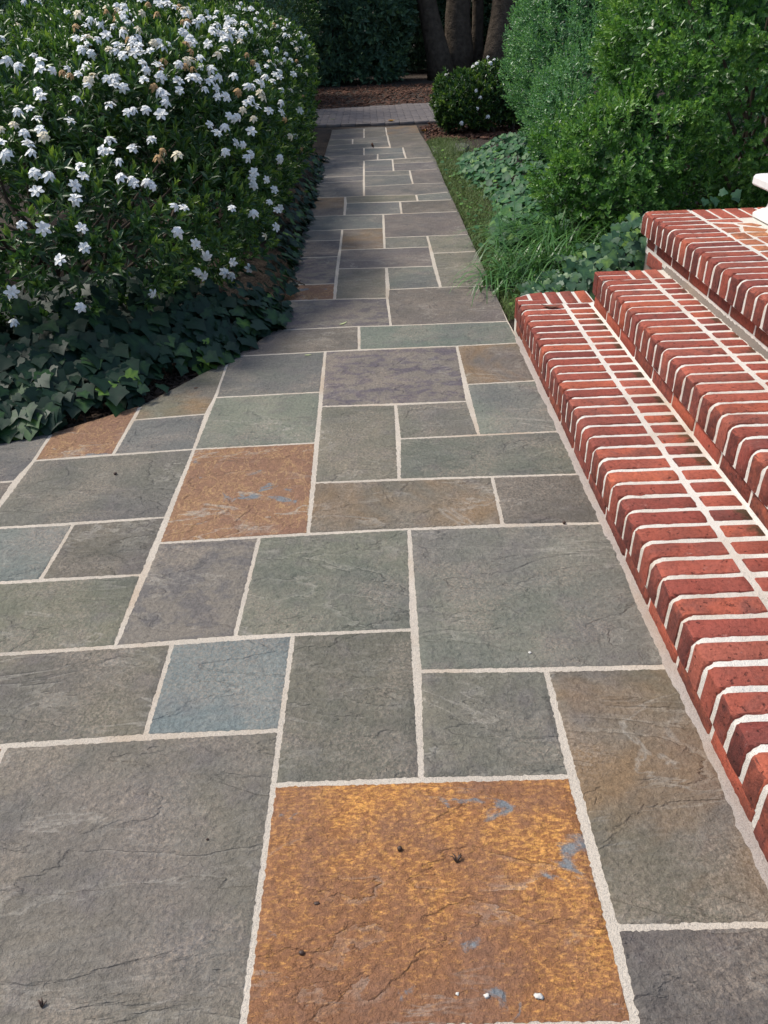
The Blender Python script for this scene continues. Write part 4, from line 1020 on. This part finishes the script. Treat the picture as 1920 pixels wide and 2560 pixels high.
# ------------------------------------------------------------------ background shrubs and trees
def cloud_shrub(name, label, ells, n, leaf, mat, seed, trunk=None, group=None, cat='shrub', width=.42, depth=.16, lump=.14):
    t = empty(name, (ells[0][0], ells[0][1], -.03), label, cat, group)
    P, N = shell(ells, n, depth, lump, seed)
    a = sprigs(P, N, 7, leaf, width, .5, 1.2, seed+1, leaf*.9, .2, .38, .3, .5)
    part(t, 'crown', stamp(name+'_leaves', *LEAF4, *a[:5], a[5], mat), 'stuff')
    if trunk is None: part(t, 'trunk', stems_mesh(name+'_stems', (ells[0][0], ells[0][1]), ells, 9, seed, .03, M['bark']))
    return t
cloud_shrub('evergreen_shrub', 'dark evergreen shrub behind the big gardenia', [(-3.3, 9.0, 1.1, 1.5, 1.4, 1.5)], 5000, .07, M['dark'], 201)
cloud_shrub('evergreen_shrub', 'shadowy evergreen shrub behind the row of gardenias', [(-2.6, 13.0, 1.3, 1.6, 1.3, 1.8)], 5000, .07, M['dark'], 203)
cloud_shrub('evergreen_shrub', 'loose narrow-leaved shrub at the far corner of the paver walk', [(-1.75, 14.8, .95, .95, .9, 1.05)], 4500, .06, M['gard'], 205, width=.3)
cloud_shrub('leafy_shrub', 'yellow-green leafy shrub glimpsed above the gardenias', [(-2.4, 16.4, 2.2, 1.0, .8, .7)], 900, .13, M['lime_leaf'], 207)
hx = [(-5.6, 18.3, 1.7, 2.0, 1.2, 2.4), (-2.9, 19.2, 1.6, 1.7, 1.2, 2.6), (-.6, 19.4, 1.5, 1.6, 1.1, 2.7), (2.1, 22.3, 1.6, 1.9, 1.0, 2.9), (5.2, 21.8, 1.7, 1.9, 1.0, 2.9), (7.4, 18.5, 1.8, 2.0, 1.3, 2.8), (-8.5, 15.5, 1.8, 2.0, 1.4, 2.6), (-4.6, 22.5, 2.2, 2.6, 1.4, 3.2), (-.2, 23.2, 2.2, 2.6, 1.4, 3.4), (4.0, 23.5, 2.2, 2.6, 1.4, 3.4), (8.6, 22.8, 2.2, 2.8, 1.4, 3.4)]
hl = ['far evergreen shrub at the left end of the dark hedge', 'tall evergreen shrub in the dark hedge beside the loose corner shrub', 'tall evergreen shrub in the dark hedge straight beyond the path end',
      'evergreen shrub in the dark hedge directly behind the tree trunks', 'evergreen shrub in the dark hedge behind the small gardenia', 'evergreen shrub in the dark hedge behind the boxwood', 'evergreen shrub beyond the near garden bed left of the hedge', 'second-row evergreen shrub behind the left part of the hedge', 'second-row evergreen shrub behind the middle of the hedge', 'second-row evergreen shrub behind the trunks and the hedge', 'second-row evergreen shrub behind the right part of the hedge']
for i, e in enumerate(hx): cloud_shrub('hedge_shrub', hl[i], [e], 8000, .15, M['dark'], 220+3*i, group='dark hedge at the back of the garden')
# trees: trunks in view, crowns above them
def tree(label, base, r0, lean, ht, crown, seed):
    t = empty('tree', (base[0], base[1], -.03), label, 'tree', 'tree trunks at the back of the garden'); r = random.Random(seed)
    n = 12; pts, rad = [], []
    for j in range(n+1):
        f = j/n; pts.append((base[0]+lean[0]*f+r.uniform(-.03, .03), base[1]+lean[1]*f, -.05+ht*f)); rad.append(r0*((1.35-.35*min(1, f*8))*(1-.55*f)))
    parts = [tube(pts, rad, 14)]
    for b in range(5):
        p0 = np.array(pts[6+b]); q = np.array([r.uniform(-1.6, 1.6), r.uniform(-1.4, 1.4), r.uniform(.7, 1.5)])
        parts.append(tube([p0, p0+q*.5, p0+q], [r0*.35, r0*.22, r0*.08], 6))
    v, f = join(parts); part(t, 'trunk', pymesh('tree_trunk', v, f, M['bark'], True))
    P, N = shell(crown, 420, .45, .3, seed)
    a = sprigs(P, N, 8, .15, .45, .2, 1.3, seed+1, .15, .2, .4, .3, .6)
    part(t, 'crown', stamp('tree_leaves', *LEAF4, *a[:5], a[5], M['dark']), 'stuff')
tree('dark leaning tree trunk at the left of the trunk group behind the small gardenia', (1.62, 19.4), .24, (-1.5, .2), 6.5, [(-.6, 16.3, 6.6, 2.4, 2.2, 1.6)], 301)
tree('straight upright trunk between the leaning tree and the thickest trunk', (2.0, 19.9), .30, (.05, .2), 7.0, [(1.6, 17.2, 7.2, 2.4, 2.2, 1.7)], 303)
tree('slim straight trunk squeezed between two thicker trunks', (2.45, 20.2), .14, (.1, 0), 6.0, [(2.6, 18.2, 6.6, 1.6, 1.6, 1.3)], 305)
tree('thickest brown trunk with a slight lean behind the small gardenia', (2.85, 19.4), .32, (.5, .2), 7.0, [(3.6, 16.2, 7.0, 2.6, 2.3, 1.7)], 307)
tree('shaded trunk half hidden by the tall boxwood', (3.6, 20.4), .22, (.2, .0), 6.5, [(5.4, 17.5, 6.6, 2.4, 2.2, 1.6)], 309)
tree('distant tree behind the evergreen shrubs, its unseen crown placed to shade the paver walk', (-3.9, 15.6), .26, (.9, -1.9), 6.0, [(-2.9, 13.4, 6.2, 2.5, 2.4, 1.5)], 311)  # crown set out of view over the pavers to shade them

# ------------------------------------------------------------------ mulch, litter and small things
def chips(name, pts, lmin, lmax, mat, seed):
    r = np.random.RandomState(seed); n = len(pts); P = np.array(pts, float)
    tv = [(-.5, -.18, 0), (.5, -.14, .03), (.46, .17, .0), (-.48, .14, .02), (-.45, -.16, .1), (.46, -.12, .13), (.42, .15, .1), (-.44, .12, .12)]
    tf = [(3, 2, 1, 0), (4, 5, 6, 7), (0, 1, 5, 4), (1, 2, 6, 5), (2, 3, 7, 6), (3, 0, 4, 7)]
    Y = nrm(np.concatenate([r.normal(size=(n, 2)), r.normal(0, .25, (n, 1))], 1)); X, Y, Z = frames(Y, np.tile([0, 0, 1.0], (n, 1))+r.normal(0, .25, (n, 3)))
    return stamp(name, tv, tf, P, Y, X, Z, r.uniform(lmin, lmax, n), r.rand(n), mat, False)
cp = []
for i in range(2600):
    s = rr.uniform(0, bl[5]); p0, nv = on_bed(s); p = p0+nv*abs(rr.gauss(.03, .14)); cp.append((p[0], p[1], -.032+rr.uniform(0, .012)))
finish(link_mesh('mulch', chips('mulch', cp, .008, .035, M['chip'], 1)), 'dark wood mulch chips on the bare soil beside the rust-coloured flagstone', 'mulch', kind='stuff')
cp = []
for i in range(3500):
    if rr.random() < .75: x, y = rr.uniform(-2.0, 1.6), rr.uniform(13.8, 18.2)
    else: x, y = rr.uniform(.66, 2.0), rr.uniform(9.9, 11.5)
    if inside(x, y, pv): continue
    cp.append((x, y, -.033+rr.uniform(0, .02)))
finish(link_mesh('leaf_litter', chips('leaf_litter', cp, .03, .10, M['deadleaf'], 2)), 'brown leaf litter on the shaded soil beyond the paver walk', 'leaf litter', kind='stuff')

bpy.context.view_layer.update(); DG = bpy.context.evaluated_depsgraph_get()
def zg(x, y):
    r = scene.ray_cast(DG, Vector((x, y, .05)), Vector((0, 0, -1))); return r[1].z if r[0] else 0.0
def thin_leaf(name, label, x, y, z, L, wd, rz, mat, curl=.25, group=None):
    nseg = 6; vs = []; fs = []
    for j in range(nseg+1):
        t = j/nseg; w = wd*math.sin(math.pi*min(.98, max(.03, t**.85)))*.5; zc = curl*L*(t-.5)**2*2
        for sg in (-1, 0, 1): vs.append((L*(t-.5), sg*w, zc+(abs(sg)*.35*w)))
    for j in range(nseg):
        for q in (0, 1): a = j*3+q; fs.append((a, a+3, a+4, a+1))
    o = link_mesh(name, pymesh(name, vs, fs, mat, True)); sm = o.modifiers.new('thick', 'SOLIDIFY'); sm.thickness = .0008
    if z == 0: z = zg(x, y)
    o.location = (x, y, z+.0015); o.rotation_euler = (random.uniform(-.1, .1), random.uniform(-.05, .05), rz)
    return finish(o, label, 'leaf', group)
p = px(1376, 770, Z1); thin_leaf('fallen_leaf', 'curled brown dead leaf lying on the lowest brick step', p[0], p[1], Z1, .085, .024, -.25, M['deadleaf'], .35)
p = px(858, 810); thin_leaf('fallen_leaf', 'narrow pale yellow-green leaf lying on the mottled flagstone', p[0], p[1], 0, .05, .012, .8, M['paleleaf'], .2)
p = px(770, 889); thin_leaf('fallen_leaf', 'small pale green leaf lying across a mortar joint', p[0], p[1], 0, .03, .010, .2, M['paleleaf'], .2)
p = px(979, 304); thin_leaf('fallen_leaf', 'orange fallen leaf on the grey paver walk', p[0], p[1], .006, .10, .07, .3, M['yellowleaf'], .3)
p = px(1052, 324); thin_leaf('fallen_leaf', 'yellow fallen leaf on soil at the path end beside the small gardenia', p[0]+.03, p[1], -.025, .13, .07, 1.0, M['yellowleaf'], .3)
p = px(832, 300); thin_leaf('fallen_leaf', 'pale dry leaf on the grey paver walk', p[0], p[1], .006, .09, .03, .1, M['paleleaf'], .3)
p = px(930, 372); o = thin_leaf('fallen_leaf', 'upright folded dark brown leaf standing on the far flagstones', p[0], p[1], .028, .06, .05, 1.2, M['deadleaf'], .5); o.rotation_euler = (.2, 1.25, .8)
p = px(490, 971); thin_leaf('fallen_leaf', 'tiny brown leaf curl on the triangular ochre flagstone', p[0], p[1], 0, .018, .006, .5, M['deadleaf'], .3)
# twig on the path beside the ivy
q = [px(706, 688, .04), px(730, 697, .018), px(748, 706, .010), px(762, 712, .006)]
q2 = [q[2], px(752, 700, .02)]
v, f = join([tube(q, [.004, .0045, .004, .0028], 6), tube(q2, [.003, .0015], 5)])
finish(link_mesh('twig', pymesh('twig', v, f, M['twig'], True)), 'small bare twig poking from the ivy onto the flagstones', 'twig')
def lump(name, label, cat, x, y, sx, sy, sz, mat, seed, z=0, group=None):
    bm = bmesh.new(); bmesh.ops.create_icosphere(bm, subdivisions=2, radius=1); r = random.Random(seed)
    for vv in bm.verts:
        jj = .38 if name == 'mortar_crumb' else .14; f = 1+r.uniform(-jj, jj); vv.co = Vector((vv.co.x*sx*f, vv.co.y*sy*f, vv.co.z*sz*f))
    me = bpy.data.meshes.new(name); bm.to_mesh(me); bm.free(); me.materials.append(mat); me.polygons.foreach_set('use_smooth', [True]*len(me.polygons))
    o = link_mesh(name, me); o.location = (x, y, (z or zg(x, y))+sz*.85); return finish(o, label, cat, group)
p = px(999, 2126); lump('seed', 'round brown seed on the upper part of the bright orange flagstone', 'seed', p[0], p[1], .0048, .0048, .0045, M['seed'], 1)
p = px(754, 2385); lump('seed', 'small brown seed near the left edge of the bright orange flagstone', 'seed', p[0], p[1], .0050, .0038, .0032, M['seed'], 2)
p = px(289, 1187); lump('seed', 'dark seed on the wide grey flagstone left of the rust slab', 'seed', p[0], p[1], .006, .005, .005, M['seed'], 3)
p = px(1410, 1309); lump('seed', 'dark seed on the mortar joint above the widest grey flagstone', 'seed', p[0], p[1], .005, .005, .005, M['seed'], 4)
p = px(792, 2261); lump('seed', 'flat dark speck in the middle left of the bright orange flagstone', 'seed', p[0], p[1], .0055, .003, .0012, M['seed'], 5)
p = px(519, 2100); lump('seed', 'tiny dark speck on the big warm grey flagstone', 'seed', p[0], p[1], .0028, .0022, .002, M['seed'], 6)
for i, (x, y, s) in enumerate([(1143, 2485, .003), (1217, 2491, .0048), (1347, 2493, .0065)]):
    p = px(x, y); lump('mortar_crumb', ['smallest pale mortar crumb on the bright orange flagstone', 'middle pale mortar crumb of three on the bright orange flagstone', 'ragged pale mortar crumb at the right of three on the orange flagstone'][i], 'crumb', p[0], p[1], s, s*.75, s*.4, M['crumb'], 10+i, 0, 'mortar crumbs on the orange flagstone')
p = px(1325, 1635); lump('mortar_crumb', 'tiny white chip on the widest grey flagstone', 'crumb', p[0], p[1], .004, .003, .0015, M['crumb'], 15)
def sprig_thing(label, x, y, L, seed):
    r = random.Random(seed); parts = []; z0 = zg(x, y)
    for i in range(7):
        a = r.uniform(.6, 2.3); parts.append(tube([(x, y, z0+.002), (x+L*.5*math.cos(a), y+L*.5*math.sin(a), z0+.006+r.uniform(0, .004)), (x+L*r.uniform(.7, 1)*math.cos(a+.2), y+L*r.uniform(.7, 1)*math.sin(a+.2), z0+.004+r.uniform(0, .006))], [.0016, .0012, .0004], 5))
    v, f = join(parts); finish(link_mesh('dry_sprig', pymesh('dry_sprig', v, f, M['seed'], True)), label, 'sprig')
p = px(1141, 2160); sprig_thing('dried flower sprig lying on the bright orange flagstone', p[0], p[1], .018, 3)
p = px(106, 2520); sprig_thing('dried bud on the big warm grey flagstone', p[0], p[1], .012, 5)
